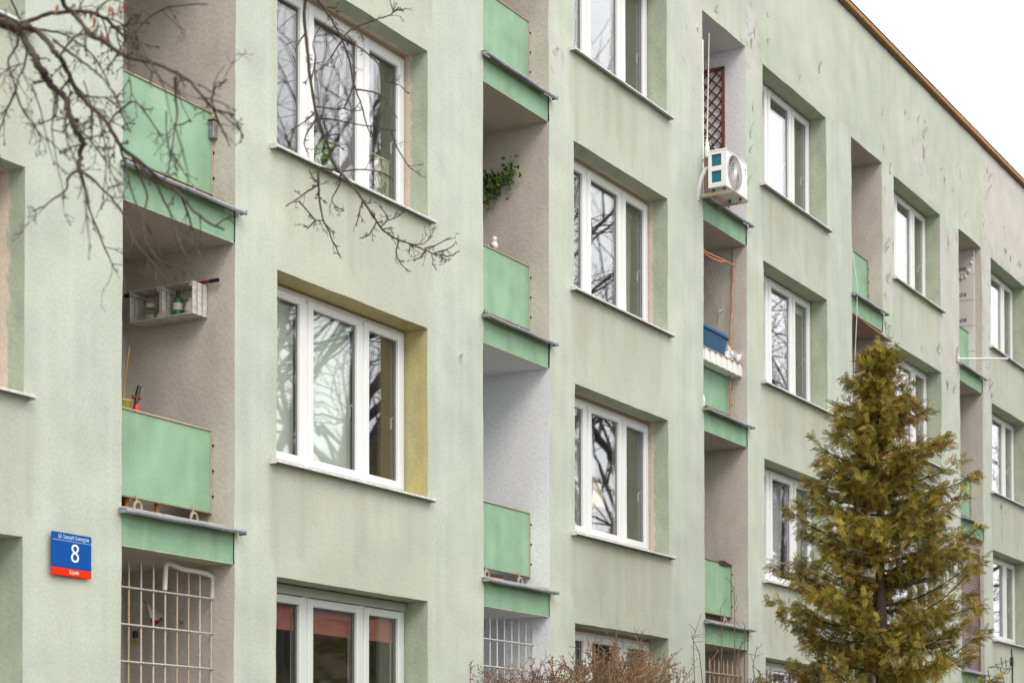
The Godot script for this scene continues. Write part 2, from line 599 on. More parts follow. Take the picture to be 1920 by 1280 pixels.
		put(mb, "pane_seal", M.pvc, w)
		if k > 0:
			mb = MB.new()
			mb.col = Color(0.9, 0.9, 0.9)
			var hx: float = x0 + s[3] + 0.04
			var hy := (sy0 + sy1) / 2 - 0.05
			mb.cbox(Vector3(hx, hy, -0.325), Vector3(0.026, 0.07, 0.014), 0.005)
			mb.tube([Vector3(hx, hy, -0.33), Vector3(hx, hy, -0.365), Vector3(hx, hy - 0.02, -0.37), Vector3(hx, hy - 0.11, -0.37)], [0.009], 6)
			put(mb, "handle", M.pvc, w)
	# sheet metal sill with drip lip
	mb = MB.new()
	var sl := x0 - 0.10
	var sr := x1 + 0.05
	var yf := yo + 0.645
	var white: bool = b <= 1
	mb.col = Color(1, 1, 1) if white else Color(0.92, 0.93, 0.94)
	var prof := [Vector2(-0.275, yf + 0.062), Vector2(0.0, yf + 0.012), Vector2(0.072, yf - 0.003), Vector2(0.076, yf - 0.007), Vector2(0.076, yf - 0.024), Vector2(0.070, yf - 0.025), Vector2(0.069, yf - 0.013), Vector2(0.0, yf - 0.001), Vector2(-0.275, yf + 0.05)]
	for i in prof.size():
		var p: Vector2 = prof[i]
		var q: Vector2 = prof[(i + 1) % prof.size()]
		var inl := x0 + 0.004 if (p.x < -0.01 and q.x < 0.001) or (q.x < -0.01 and p.x < 0.001) else sl
		var inr := x1 - 0.004 if inl > sl else sr
		mb.quad(Vector3(inl, p.y, p.x), Vector3(inl, q.y, q.x), Vector3(inr, q.y, q.x), Vector3(inr, p.y, p.x))
	for e in [[sl, -1.0], [sr, 1.0]]:
		mb.cbox(Vector3(e[0], yf - 0.012, 0.036), Vector3(0.008, 0.05, 0.082), 0.002)
	if key == "0,2" or key == "0,3":
		mb.col = Color(0.9, 0.9, 0.88)
	put(mb, "sill", M.sillwhite, w)
	# the dark room behind
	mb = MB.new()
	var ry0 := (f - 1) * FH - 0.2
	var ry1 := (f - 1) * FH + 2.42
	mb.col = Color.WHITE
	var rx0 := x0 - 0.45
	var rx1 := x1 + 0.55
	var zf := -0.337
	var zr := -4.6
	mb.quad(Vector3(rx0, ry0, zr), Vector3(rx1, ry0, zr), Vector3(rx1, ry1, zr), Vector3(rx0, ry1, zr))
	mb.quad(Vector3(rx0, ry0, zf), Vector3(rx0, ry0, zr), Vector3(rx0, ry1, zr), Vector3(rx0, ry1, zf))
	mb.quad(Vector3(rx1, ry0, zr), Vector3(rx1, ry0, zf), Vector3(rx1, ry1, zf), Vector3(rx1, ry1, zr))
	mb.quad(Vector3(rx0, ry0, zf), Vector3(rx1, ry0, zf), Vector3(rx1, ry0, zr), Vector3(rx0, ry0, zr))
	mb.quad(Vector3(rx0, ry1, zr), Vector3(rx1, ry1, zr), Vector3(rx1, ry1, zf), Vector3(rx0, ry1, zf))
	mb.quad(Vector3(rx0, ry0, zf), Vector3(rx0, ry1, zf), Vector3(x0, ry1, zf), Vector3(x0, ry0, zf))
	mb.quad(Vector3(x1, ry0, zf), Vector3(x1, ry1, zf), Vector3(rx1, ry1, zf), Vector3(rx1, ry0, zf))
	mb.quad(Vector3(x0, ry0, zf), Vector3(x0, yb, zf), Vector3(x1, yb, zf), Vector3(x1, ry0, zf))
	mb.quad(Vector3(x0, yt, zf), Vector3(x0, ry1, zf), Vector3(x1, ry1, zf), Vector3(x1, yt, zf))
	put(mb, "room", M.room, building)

# ------------------------------------------------------------------ loggias
func lcol(i: int, f: int) -> Color:
	# plaster of one tone; three loggias have been painted white by their owners
	return {"1,2": Color(0.79, 0.81, 0.85), "1,1": Color(0.79, 0.81, 0.85), "2,4": Color(0.74, 0.74, 0.78)}.get("%d,%d" % [i, f], Color(0.555, 0.52, 0.465))

func loggia(i: int, f: int) -> void:
	var xl := i * PT + LXL
	var xr := i * PT + LXR
	var y0 := (f - 1) * FH - 0.05
	var y1 := (f - 1) * FH + 2.40 if f < 4 else LTOP
	var key := "%d,%d" % [i, f]
	var base := lcol(i, f)
	var fresh: bool = key in ["1,2", "1,1", "2,4"]
	var paint := func(p: Vector3) -> Color:
		var a := nC.get_noise_2d(p.z * 40.0 + p.x * 13.0, p.y * 26.0 + i * 50.0)
		var s := nB.get_noise_2d(p.z * 120.0 + p.x * 90.0, p.y * 9.0)
		var k := 0.04 if fresh else 0.16
		var c := base * (1.0 + k * a + 0.4 * k * s)
		if not fresh:
			c = c.lerp(Color(0.42, 0.37, 0.31), clampf((a - 0.25) * 1.2, 0.0, 0.35))
		return c
	var ceilc := func(p: Vector3) -> Color:
		var c: Color = paint.call(p)
		return c
	var zb := -LDEEP
	var mb := MB.new()
	sheet(mb, Vector3(xr, y1, 0), Vector3(xr, y0, 0), Vector3(xr, y0, zb), Vector3(xr, y1, zb), 44, 24, paint, 1)
	sheet(mb, Vector3(xl, y0, 0), Vector3(xl, y1, 0), Vector3(xl, y1, zb), Vector3(xl, y0, zb), 44, 6, paint, 1)
	sheet(mb, Vector3(xl, y0, zb), Vector3(xr, y0, zb), Vector3(xr, y1, zb), Vector3(xl, y1, zb), 10, 10, paint)
	put(mb, "loggia_wall", M.plaster, building)
	mb = MB.new()
	sheet(mb, Vector3(xl, y1, -0.012 if f < 4 else 0.0), Vector3(xr, y1, -0.012 if f < 4 else 0.0), Vector3(xr, y1, zb), Vector3(xl, y1, zb), 24, 20, ceilc, 0 if f < 4 else 1)
	put(mb, "loggia_ceiling", M.plaster, building)
	mb = MB.new()
	mb.col = Color(0.30, 0.27, 0.24)
	mb.quad(Vector3(xl, y0, 0.0), Vector3(xr, y0, 0.0), Vector3(xr, y0, zb), Vector3(xl, y0, zb))
	put(mb, "loggia_floor", M.concrete, building)
	# balcony door at the back
	mb = MB.new()
	mb.col = Color(0.8, 0.8, 0.78)
	mb.frame(xl + 0.12, y0 + 0.05, xl + 1.02, y0 + 2.12, 0.09, 0.12, 0.09, 0.09, zb, zb + 0.05)
	var door := put(mb, "balcony_door", M.pvc, building)
	mb = MB.new()
	mb.quad(Vector3(xl + 0.2, y0 + 0.15, zb + 0.02), Vector3(xl + 0.94, y0 + 0.15, zb + 0.02), Vector3(xl + 0.94, y0 + 2.05, zb + 0.02), Vector3(xl + 0.2, y0 + 2.05, zb + 0.02))
	put(mb, "door_pane", M.room, door)
	# slab band under this loggia: green face, screed edge and zinc flashing
	if f > 1:
		var bt := y0 - 0.035
		var bb := (f - 2) * FH + 2.40
		var green := func(p: Vector3) -> Color:
			var a := nC.get_noise_2d(p.x * 60.0, p.y * 60.0 + f * 40.0)
			var s := nC.get_noise_2d(p.x * 130.0, p.y * 14.0)
			return Color(0.26, 0.43, 0.28) * (1.0 + 0.16 * a + 0.14 * s)
		mb = MB.new()
		sheet(mb, Vector3(xl, bt, -0.012), Vector3(xl, bb, -0.012), Vector3(xr, bb, -0.012), Vector3(xr, bt, -0.012), 6, 24, green)
		put(mb, "slab_band", M.stucco, building)
		mb = MB.new()
		mb.col = Color(0.62, 0.62, 0.52)   # worn lower arris
		mb.cbox(Vector3((xl + xr) / 2, bb + 0.001, -0.016), Vector3(xr - xl - 0.004, 0.008, 0.014), 0.003)
		put(mb, "band_arris", M.concrete, building)
		mb = MB.new()
		mb.col = Color(0.50, 0.43, 0.35) if i < 2 else Color(0.42, 0.40, 0.37)
		var seg := xl
		while seg < xr - 0.01:       # screed edge, cracked into lengths
			var e2 := minf(xr - 0.002, seg + rng.randf_range(0.25, 0.6))
			mb.cbox(Vector3((seg + e2) / 2, y0 - 0.008 + rng.randf_range(-0.005, 0.004), -0.05), Vector3(e2 - seg - 0.006, 0.045, 0.10), 0.006)
			seg = e2
		put(mb, "screed_edge", M.concrete, building)
		mb = MB.new()
		mb.col = Color(1, 1, 1) * rng.randf_range(0.85, 1.1)
		var fl := xl - 0.045
		var fr := xr + 0.05
		var yy := y0 - 0.020
		var sag := rng.randf_range(-0.004, 0.004)
		var pr := [Vector2(-0.04, yy + 0.012), Vector2(0.075, yy), Vector2(0.092, yy - 0.006), Vector2(0.096, yy - 0.018), Vector2(0.090, yy - 0.034), Vector2(0.078, yy - 0.036), Vector2(0.080, yy - 0.014), Vector2(-0.04, yy + 0.004)]
		var nseg := 8
		for s in nseg:
			var xa := lerpf(fl, fr, float(s) / nseg)
			var xb := lerpf(fl, fr, float(s + 1) / nseg)
			var da := sin(s * 1.7 + i) * 0.003 + sag * s * 0.3
			var db := sin((s + 1) * 1.7 + i) * 0.003 + sag * (s + 1) * 0.3
			for k in pr.size():
				var p: Vector2 = pr[k]
				var q: Vector2 = pr[(k + 1) % pr.size()]
				mb.quad(Vector3(xa, p.y + da, maxf(p.x, 0.014) if (s == 0 or s == nseg - 1) else p.x), Vector3(xa, q.y + da, maxf(q.x, 0.014) if (s == 0 or s == nseg - 1) else q.x), Vector3(xb, q.y + db, maxf(q.x, 0.014) if (s == 0 or s == nseg - 1) else q.x), Vector3(xb, p.y + db, maxf(p.x, 0.014) if (s == 0 or s == nseg - 1) else p.x))
		mb.cbox(Vector3(fl + 0.004, yy - 0.016, 0.055), Vector3(0.01, 0.036, 0.08), 0.003)
		mb.cbox(Vector3(fr - 0.004, yy - 0.016, 0.055), Vector3(0.01, 0.036, 0.08), 0.003)
		put(mb, "flashing", M.zinc, building)
	# parapet: a framed green panel on loop feet, set back from the slab edge
	var panel: bool = f > 1 and key != "2,4"
	if panel:
		var zp := -0.25
		var py0 := y0 + 0.155
		var py1 := y0 + 0.855
		var tilt := rng.randf_range(-0.008, 0.008)
		var xe := xr - 0.014
		var ptone := Color(0.285, 0.465, 0.31)
		var face := func(p: Vector3) -> Color:
			var a := nC.get_noise_2d(p.x * 42.0 + f * 30.0, p.y * 42.0)
			var s := nC.get_noise_2d(p.x * 100.0, p.y * 22.0 + 70.0)
			var c := ptone * (1.0 + 0.18 * a + 0.12 * s)
			if a > 0.42: c = c.lerp(Color(0.38, 0.48, 0.36), 0.3)
			return c
		mb = MB.new()
		sheet(mb, Vector3(xl, py1 + tilt, zp), Vector3(xl, py0 + tilt, zp), Vector3(xe, py0, zp), Vector3(xe, py1, zp), 16, 30, face)
		sheet(mb, Vector3(xe, py1, zp), Vector3(xe, py0, zp), Vector3(xe, py0, zp - 0.035), Vector3(xe, py1, zp - 0.035), 8, 2, face)
		sheet(mb, Vector3(xl, py0 + tilt, zp), Vector3(xl, py0 + tilt, zp - 0.035), Vector3(xe, py0, zp - 0.035), Vector3(xe, py0, zp), 2, 8, face)
		sheet(mb, Vector3(xe, py1, zp - 0.035), Vector3(xe, py0, zp - 0.035), Vector3(xl, py0 + tilt, zp - 0.035), Vector3(xl, py1 + tilt, zp - 0.035), 4, 8, face)
		sheet(mb, Vector3(xl, py1 + tilt, zp - 0.035), Vector3(xl, py1 + tilt, zp), Vector3(xe, py1, zp), Vector3(xe, py1, zp - 0.035), 2, 8, face)
		var pn := put(mb, "parapet_panel", M.panel, building)
		mb = MB.new()
		var fcl := Color(1.0, 0.95, 0.85) if i < 2 else Color(0.55, 0.5, 0.45)
		mb.col = fcl
		var zf := zp + 0.004
		# angle iron round the panel
		mb.tube([Vector3(xl, py1 + tilt + 0.006, zf), Vector3(xe, py1 + 0.006, zf)], [0.011], 4)
		mb.tube([Vector3(xe + 0.004, py1 + 0.006, zf), Vector3(xe + 0.004, py0 - 0.006, zf)], [0.0095], 4)
		mb.col = Color(0.62, 0.42, 0.28)
		mb.tube([Vector3(xl, py0 + tilt - 0.006, zf), Vector3(xe, py0 - 0.006, zf)], [0.008], 4)
		put(mb, "panel_frame", M.edge, pn)
		for fx in [0.33, 1.04]:
			mb = MB.new()
			mb.col = Color(0.86, 0.80, 0.70)
			var cx: float = xl + fx + 0.12
			var pts := []
			for k in 9:
				var a := PI * k / 8.0
				pts.append(Vector3(cx - cos(a) * 0.042, y0 + 0.075 + sin(a) * 0.045, zp + 0.02))
			pts.push_front(Vector3(cx - 0.042, y0 + 0.005, zp + 0.02))
			pts.append(Vector3(cx + 0.042, y0 + 0.005, zp + 0.02))
			mb.tube(pts, [0.0135], 7)
			mb.ab(Vector3(cx - 0.008, y0 + 0.11, zp - 0.02), Vector3(cx + 0.008, py0 + 0.02, zp + 0.012))
			put(mb, "loop_foot", M.edge, pn)
		for bx in [0.0, 0.22, 0.44]:     # bolts that pin the edge to the wall
			mb = MB.new()
			mb.col = Color(0.2, 0.17, 0.15)
			mb.box(Vector3(xr - 0.006, py0 + 0.14 + bx, zp + 0.01), Vector3(0.012, 0.018, 0.03))
			put(mb, "bolt", M.rust, pn)

func roof() -> void:
	var mb := MB.new()
	mb.col = Color(0.25, 0.25, 0.25)
	mb.ab(Vector3(-9.1, 12.565, -11.2), Vector3(27.1, 12.70, 0.03))
	var r := put(mb, "roof", M.concrete, building)
	var x := -9.1
	while x < 27.0:            # fascia boards end to end
		var e := minf(27.1, x + 2.4)
		mb = MB.new()
		mb.col = Color(0.50, 0.235, 0.06) * rng.randf_range(0.85, 1.1)
		mb.cbox(Vector3((x + e) / 2, 12.612, 0.062), Vector3(e - x - 0.003, 0.075, 0.05), 0.008)
		put(mb, "fascia_board", M.wood, r)
		mb = MB.new()
		mb.col = Color(0.16, 0.10, 0.07)
		mb.cbox(Vector3((x + e) / 2, 12.655, 0.05), Vector3(e - x - 0.003, 0.012, 0.10), 0.003)
		put(mb, "drip_edge", M.metal, r)
		x = e
	mb = MB.new()
	mb.col = Color(0.2, 0.13, 0.09)
	mb.ab(Vector3(-9.0, 12.558, 0.012), Vector3(27.0, 12.572, 0.05))
	put(mb, "soffit_strip", M.wood, r)

# curled flakes of paint that stand off the wall
func flakes() -> void:
	var spots := [[1343, 22, 1.0], [1404, 66, 0.8], [1411, 86, 0.8], [1441, 88, 0.9], [1562, 230, 0.8], [1704, 222, 0.9], [1722, 230, 0.8], [1732, 255, 1.3], [1766, 320, 0.7], [1773, 344, 1.0], [1787, 357, 1.0], [1663, 455, 1.1], [1660, 472, 1.2], [1666, 530, 1.2], [1888, 475, 1.3], [1897, 492, 1.0], [1910, 497, 1.0], [1857, 330, 1.0], [1853, 325, 1.0], [1885, 430, 0.8], [1300, 170, 0.7], [1040, 102, 1.0], [862, 680, 0.9], [1664, 628, 1.6], [1669, 642, 1.6], [1675, 650, 1.3], [1762, 662, 1.4], [1729, 657, 0.8], [1779, 730, 1.2], [1790, 735, 1.0], [1851, 690, 1.3], [1854, 718, 1.3], [1858, 735, 1.4], [1862, 748, 1.2], [1797, 668, 1.8], [1796, 700, 1.0], [1880, 960, 1.3], [1885, 968, 1.0], [1878, 955, 0.8], [1735, 230, 0.7], [1698, 215, 0.6], [1310, 60, 0.7], [1440, 30, 0.6], [1500, 150, 0.6], [1800, 600, 0.8], [1915, 500, 0.9], [1662, 560, 0.9]]
	for k in 26:
		var zone := rng.randi() % 5
		var fx: float = [rng.randf_range(8.2, 24.3), rng.randf_range(10.5, 11.0), rng.randf_range(15.98, 16.5), rng.randf_range(19.05, 20.0), rng.randf_range(21.5, 22.0)][zone]
		var fy: float = rng.randf_range(10.8, 12.4) if zone == 0 else rng.randf_range(7.6, 12.2)
		var px := cF.dot(Vector3(fx, fy, 0) - EYE)
		var d := Vector3(fx, fy, 0) - EYE
		spots.append([CX + CF * d.dot(cR) / px, CY - CF * d.dot(cU) / px, -rng.randf_range(0.3, 1.5)])
	for s in spots:
		var thin: bool = s[2] < 0.0
		s[2] = absf(s[2])
		for rep in 1 + int(s[2] > 1.1):
			var o := pz(s[0] + rng.randf_range(-2, 2) * rep, s[1] + rng.randf_range(-3, 3) * rep)
			var hw: float = s[2] * rng.randf_range(0.02, 0.05)
			var hh: float = s[2] * rng.randf_range(0.05, 0.10)
			if thin:
				hw = s[2] * rng.randf_range(0.007, 0.016)
				hh *= 1.5
			var turn := rng.randf_range(-0.9, 0.9) * (0.4 if thin else 1.0)
			var curl := rng.randf_range(0.2, 1.1)
			var b := Basis(Vector3(0, 0, 1), turn)
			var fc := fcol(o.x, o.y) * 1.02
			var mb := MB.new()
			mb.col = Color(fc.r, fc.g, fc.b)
			var prev := []
			for k in 6:
				var t := k / 5.0
				var ang := curl * t
				var zz := 0.006 + hh * 1.2 * (1.0 - cos(ang))
				var yy := hh * (sin(ang) / maxf(curl, 0.1) * 1.6)
				var half := hw * (1.0 - 0.55 * t) * (1.0 + 0.3 * rng.randf())
				var l := o + b * Vector3(-half + rng.randf_range(-0.01, 0.01), yy, zz)
				var r := o + b * Vector3(half + rng.randf_range(-0.01, 0.01), yy, zz)
				if k > 0:
					mb.quad(prev[0], prev[1], r, l)
					var d := Vector3(0, 0, -0.003)
					mb.quad(l + d, r + d, prev[1] + d, prev[0] + d)
				else:
					mb.quad(l + Vector3(0, 0, -0.012), r + Vector3(0, 0, -0.012), r, l)
				prev = [l, r]
			put(mb, "paint_flake", M.stucco, building)

# ------------------------------------------------------------------ small builders
func leaf(mb: MB, p: Vector3, dir: Vector3, up: Vector3, l: float, w: float) -> void:
	var side := dir.cross(up).normalized()
	var nn := side.cross(dir).normalized()
	var a := p
	var m1 := p + dir * l * 0.4 + side * w * 0.5 - nn * w * 0.12
	var m2 := p + dir * l * 0.4 - side * w * 0.5 - nn * w * 0.12
	var mid := p + dir * l * 0.45
	var t := p + dir * l - nn * l * 0.15
	mb.tri(a, m1, mid); mb.tri(a, mid, m2); mb.tri(mid, m1, t); mb.tri(mid, t, m2)

func rdir() -> Vector3:
	return Vector3(rng.randfn(), rng.randfn(), rng.randfn()).normalized()

func curtain(called: String, label: String, x0: float, x1: float, y0: float, y1: float, z: float, folds: float, depth: float, col: Color, category := "curtain") -> Node3D:
	var t := thing(called, label, category, Vector3((x0 + x1) / 2, y0, z))
	var mb := MB.new()
	var nx := int(folds * 8)
	var ny := 8
	for j in ny + 1:
		for i in nx + 1:
			var u := float(i) / nx
			var w := float(j) / ny
			var ph := u * folds * TAU + 0.5 * sin(w * 3.0 + u * 5.0)
			var zz := z + sin(ph) * depth * (1.0 - 0.4 * w) + 0.3 * depth * sin(ph * 2.3 + 1.0)
			mb.v.append(Vector3(lerpf(x0, x1, u), lerpf(y0, y1, w), zz))
			mb.c.append(col * (1.0 + 0.06 * sin(ph * 0.7)))
	mb.n.resize(mb.v.size())
	for j in ny + 1:
		for i in nx + 1:
			var k := j * (nx + 1) + i
			var dx := mb.v[j * (nx + 1) + mini(i + 1, nx)] - mb.v[j * (nx + 1) + maxi(i - 1, 0)]
			var dy := mb.v[mini(j + 1, ny) * (nx + 1) + i] - mb.v[maxi(j - 1, 0) * (nx + 1) + i]
			mb.n[k] = dx.cross(dy).normalized()
	for j in ny:
		for i in nx:
			var k := j * (nx + 1) + i
			mb.ix.append(k); mb.ix.append(k + nx + 1); mb.ix.append(k + 1)
			mb.ix.append(k + 1); mb.ix.append(k + nx + 1); mb.ix.append(k + nx + 2)
	put(mb, "cloth", M.sheer, t)
	mb = MB.new()
	mb.col = Color(0.7, 0.7, 0.7)
	mb.tube([Vector3(x0 - 0.03, y1 + 0.012, z), Vector3(x1 + 0.03, y1 + 0.012, z)], [0.009], 6)
	put(mb, "curtain_rail", M.plastic, t)
	return t

func lettering(parent: Node3D, txt: String, box_c: Vector3, w: float, h: float, m: Material, weight := 400) -> void:
	var f := SystemFont.new()
	f.font_names = PackedStringArray(["Droid Sans"])
	f.font_weight = weight
	var tm := TextMesh.new()
	tm.text = txt; tm.font = f; tm.font_size = 64; tm.pixel_size = 0.01; tm.depth = 0.05
	var bb := tm.get_aabb()
	var o := MeshInstance3D.new()
	o.name = "lettering"
	o.mesh = tm
	o.material_override = m
	parent.add_child(o, true)
	var s := Vector3(w / maxf(bb.size.x, 0.001), h / maxf(bb.size.y, 0.001), 0.05)
	o.scale = s
	var c := bb.position + bb.size * 0.5
	o.position = box_c - parent.position - Vector3(c.x * s.x, c.y * s.y, 0)

func grille(called: String, label: String, xs: Array, x_end: float, ytop: float, zs: float, hy: Array, xl: float, bar: float, cols: Array) -> Node3D:
	var t := thing(called, label, "window grille", Vector3((xl + x_end) / 2, -0.05, zs))
	for x in xs:
		var mb := MB.new()
		mb.col = cols[rng.randi() % cols.size()]
		var lean := rng.randf_range(-0.006, 0.006)
		mb.tube([Vector3(x + lean, ytop - rng.randf_range(0.0, 0.03), zs), Vector3(x + lean * 0.7, ytop - 0.08, zs), Vector3(x, 0.8, zs), Vector3(x, -0.05, zs)], [bar * 0.25, bar, bar, bar], 6)
		put(mb, "bar", M.barwhite, t)
	for y in hy:
		var mb := MB.new()
		mb.col = cols[0]
		mb.tube([Vector3(xl, y, zs + bar * 1.6), Vector3(x_end + 0.01, y + 0.004, zs + bar * 1.6)], [bar * 0.95], 6)
		put(mb, "cross_bar", M.barwhite, t)
	return t

func crate(z0: float, z1: float, label: String) -> void:
	var xo := -0.797
	var xi := -0.592
	var y0 := 4.542
	var y1 := 4.822
	var t := thing("wooden_crate", label, "crate", Vector3((xo + xi) / 2, y0, (z0 + z1) / 2), "white crates on the loggia wall")
	var w := Color(0.74, 0.71, 0.66)
	for zz in [z0 - 0.006, z1 + 0.006]:       # ends: three upright boards
		for k in 3:
			var mb := MB.new()
			mb.col = w * rng.randf_range(0.88, 1.05)
			mb.cbox(Vector3(lerpf(xo, xi, (k + 0.5) / 3.0), (y0 + y1) / 2, zz), Vector3(0.053, y1 - y0, 0.011), 0.002)
			put(mb, "slat", M.wood, t)
	for side in 3:                            # floor, roof and back: three long boards each
		for k in 3:
			var mb := MB.new()
			mb.col = w * rng.randf_range(0.85, 1.05)
			var f := (k + 0.5) / 3.0
			var zc := (z0 + z1) / 2
			var zl := absf(z0 - z1) - 0.026
			if side == 0: mb.cbox(Vector3(lerpf(xo, xi, f), y0 + 0.006, zc), Vector3(0.058, 0.010, zl), 0.002)
			elif side == 1: mb.cbox(Vector3(lerpf(xo, xi, f), y1 - 0.006, zc), Vector3(0.058, 0.010, zl), 0.002)
			else: mb.cbox(Vector3(xi - 0.004, lerpf(y0 + 0.012, y1 - 0.012, f), zc), Vector3(0.009, 0.074, zl), 0.002)
			put(mb, "slat", M.wood, t)
	for zz in [z0 - 0.026, z1 + 0.026]:       # corner posts
		for yy in [y0 + 0.028, y1 - 0.028]:
			var mb := MB.new()
			mb.col = w * 0.95
			mb.box(Vector3((xo + xi) / 2, yy, zz), Vector3(0.19, 0.026, 0.026), Basis(Vector3(1, 0, 0), PI / 4))
			put(mb, "corner_post", M.wood, t)

func blob(mb: MB, o: Vector3, r: Vector3, sides := 12) -> void:
	var pr := []
	for k in 9:
		var a := -PI / 2 + PI * k / 8.0
		pr.append(Vector2(maxf(cos(a), 0.001), sin(a)))
	mb.lathe(o, pr, sides, Basis(Vector3(r.x, 0, 0), Vector3(0, r.y, 0), Vector3(0, 0, r.z)))

# a triangle of cloth with a little thickness, its outer face away from the wall behind it (+x)
func cloth_tri(mb: MB, a: Vector3, b: Vector3, c: Vector3) -> void:
	var n := (b - a).cross(c - a).normalized()
	if n.x > 0.0:
		var k := b
		b = c
		c = k
		n = -n
	var d := n * 0.004
	mb.tri(a, b, c)
	mb.tri(a - d, c - d, b - d)

# ------------------------------------------------------------------ things in and on the loggias
func loggia_things() -> void:
	var mb: MB
	var t: Node3D
	var po := pz(228, 764, -0.46)
	var dxs := po.x + 1.42
	# street number plate
	t = thing("house_number_sign", "blue and red enamel house number plate with white 8", "sign", Vector3(-2.595, 2.09, 0.02))
	mb = MB.new()
	mb.col = Color(0.005, 0.075, 0.34)
	mb.cbox(Vector3(-2.595, 2.2845, 0.036), Vector3(0.424, 0.263, 0.016), 0.003)
	mb.cbox(Vector3(-2.595, 2.2545, 0.018), Vector3(0.36, 0.26, 0.03), 0.003)
	put(mb, "plate", M.enamel, t)
	mb = MB.new()
	mb.col = Color(0.75, 0.03, 0.006)
	mb.cbox(Vector3(-2.595, 2.1215, 0.036), Vector3(0.424, 0.060, 0.016), 0.003)
	put(mb, "district_strip", M.enamel, t)
	mb = MB.new()
	mb.col = Color(0.45, 0.62, 0.80)
	mb.box(Vector3(-2.595, 2.356, 0.0445), Vector3(0.42, 0.0028, 0.001))
	put(mb, "rule", M.plastic, t)
	var wm := plain(lin(0.85, 0.87, 0.9), 0.5)
	lettering(t, "Ul. Szarych Szeregów", Vector3(-2.578, 2.382, 0.0445), 0.33, 0.040, plain(lin(0.55, 0.72, 0.85), 0.5))
	lettering(t, "8", Vector3(-2.565, 2.270, 0.0445), 0.085, 0.135, wm, 500)
	lettering(t, "Czyste", Vector3(-2.572, 2.120, 0.0445), 0.10, 0.036, wm)

	# ---- loggia 0, second floor: crates with bottles, stick, stool, pot
	crate(-0.293, -0.640, "white slatted crate fixed to the loggia wall, holding a green bottle")
	crate(-0.652, -1.0, "white slatted crate fixed to the loggia wall, holding a glass jar")
	t = thing("green_bottle", "green plastic bottle with dark red cap inside the slatted crate", "bottle", Vector3(-0.70, 4.553, -0.53))
	mb = MB.new()
	mb.col = Color(0.01, 0.16, 0.05)
	mb.lathe(Vector3(-0.70, 4.553, -0.53), [Vector2(0.001, 0), Vector2(0.042, 0.004), Vector2(0.044, 0.02), Vector2(0.044, 0.14), Vector2(0.036, 0.165), Vector2(0.018, 0.18)])
	put(mb, "body", M.plastic, t)
	mb = MB.new()
	mb.col = Color(0.10, 0.02, 0.015)
	mb.lathe(Vector3(-0.70, 4.553, -0.53), [Vector2(0.018, 0.18), Vector2(0.019, 0.225), Vector2(0.012, 0.23), Vector2(0.001, 0.231)])
	put(mb, "cap", M.plastic, t)
	mb = MB.new()
	mb.col = Color(0.6, 0.58, 0.55)
	mb.lathe(Vector3(-0.70, 4.553, -0.53), [Vector2(0.0448, 0.06), Vector2(0.0448, 0.12)])
	put(mb, "paper_label", M.plastic, t)
	t = thing("paper_bag", "crumpled white paper bag beside the green bottle", "bag", Vector3(-0.69, 4.553, -0.39))
	mb = MB.new()
	mb.col = Color(0.62, 0.58, 0.5)
	mb.lathe(Vector3(-0.69, 4.553, -0.39), [Vector2(0.001, 0), Vector2(0.06, 0.002), Vector2(0.065, 0.05), Vector2(0.05, 0.10), Vector2(0.025, 0.135), Vector2(0.03, 0.15)], 7)
	put(mb, "bag_body", M.cloth, t)
	t = thing("glass_jar", "clear glass jar with a white lid inside the slatted crate", "jar", Vector3(-0.70, 4.553, -0.83))
	mb = MB.new()
	mb.lathe(Vector3(-0.70, 4.553, -0.83), [Vector2(0.001, 0), Vector2(0.055, 0.003), Vector2(0.058, 0.02), Vector2(0.058, 0.09), Vector2(0.045, 0.115)])
	put(mb, "jar_body", M.glass, t)
	mb = MB.new()
	mb.col = Color(0.6, 0.55, 0.48)
	mb.lathe(Vector3(-0.70, 4.553, -0.83), [Vector2(0.046, 0.113), Vector2(0.05, 0.12), Vector2(0.05, 0.15), Vector2(0.045, 0.156), Vector2(0.001, 0.157)])
	put(mb, "lid", M.plastic, t)
	mb = MB.new()
	mb.col = Color(0.5, 0.5, 0.45)
	mb.lathe(Vector3(-0.70, 4.557, -0.83), [Vector2(0.001, 0), Vector2(0.05, 0.002), Vector2(0.05, 0.05), Vector2(0.001, 0.055)], 9)
	put(mb, "contents", M.cloth, t)
	t = thing("stick", "red stick with black grips lying on top of the crates", "stick", Vector3(-0.64, 4.83, -0.65))
	mb = MB.new()
	mb.col = Color(0.22, 0.012, 0.015)
	mb.tube([Vector3(-0.64, 4.838, -1.18), Vector3(-0.64, 4.84, -0.23)], [0.014], 8)
	put(mb, "shaft", M.plastic, t)
	for q in [[-1.19, -1.12], [-0.24, -0.13]]:
		mb = MB.new()
		mb.col = Color(0.012, 0.012, 0.018)
		mb.tube([Vector3(-0.64, 4.84, q[0]), Vector3(-0.64, 4.84, q[0] + 0.01), Vector3(-0.64, 4.84, q[1] - 0.01), Vector3(-0.64, 4.84, q[1])], [0.011, 0.018, 0.018, 0.01], 8)
		put(mb, "grip", M.plastic, t)
	# stool behind the parapet
	t = thing("wooden_stool", "orange brown wooden stool standing behind the green parapet panel", "stool", Vector3(dxs - 1.36, 2.70, -0.48))
	mb = MB.new()
	mb.col = Color(0.36, 0.16, 0.05)
	mb.cbox(Vector3(dxs - 1.36, 3.490, -0.48), Vector3(0.40, 0.03, 0.40), 0.006)
	put(mb, "seat", M.wood, t)
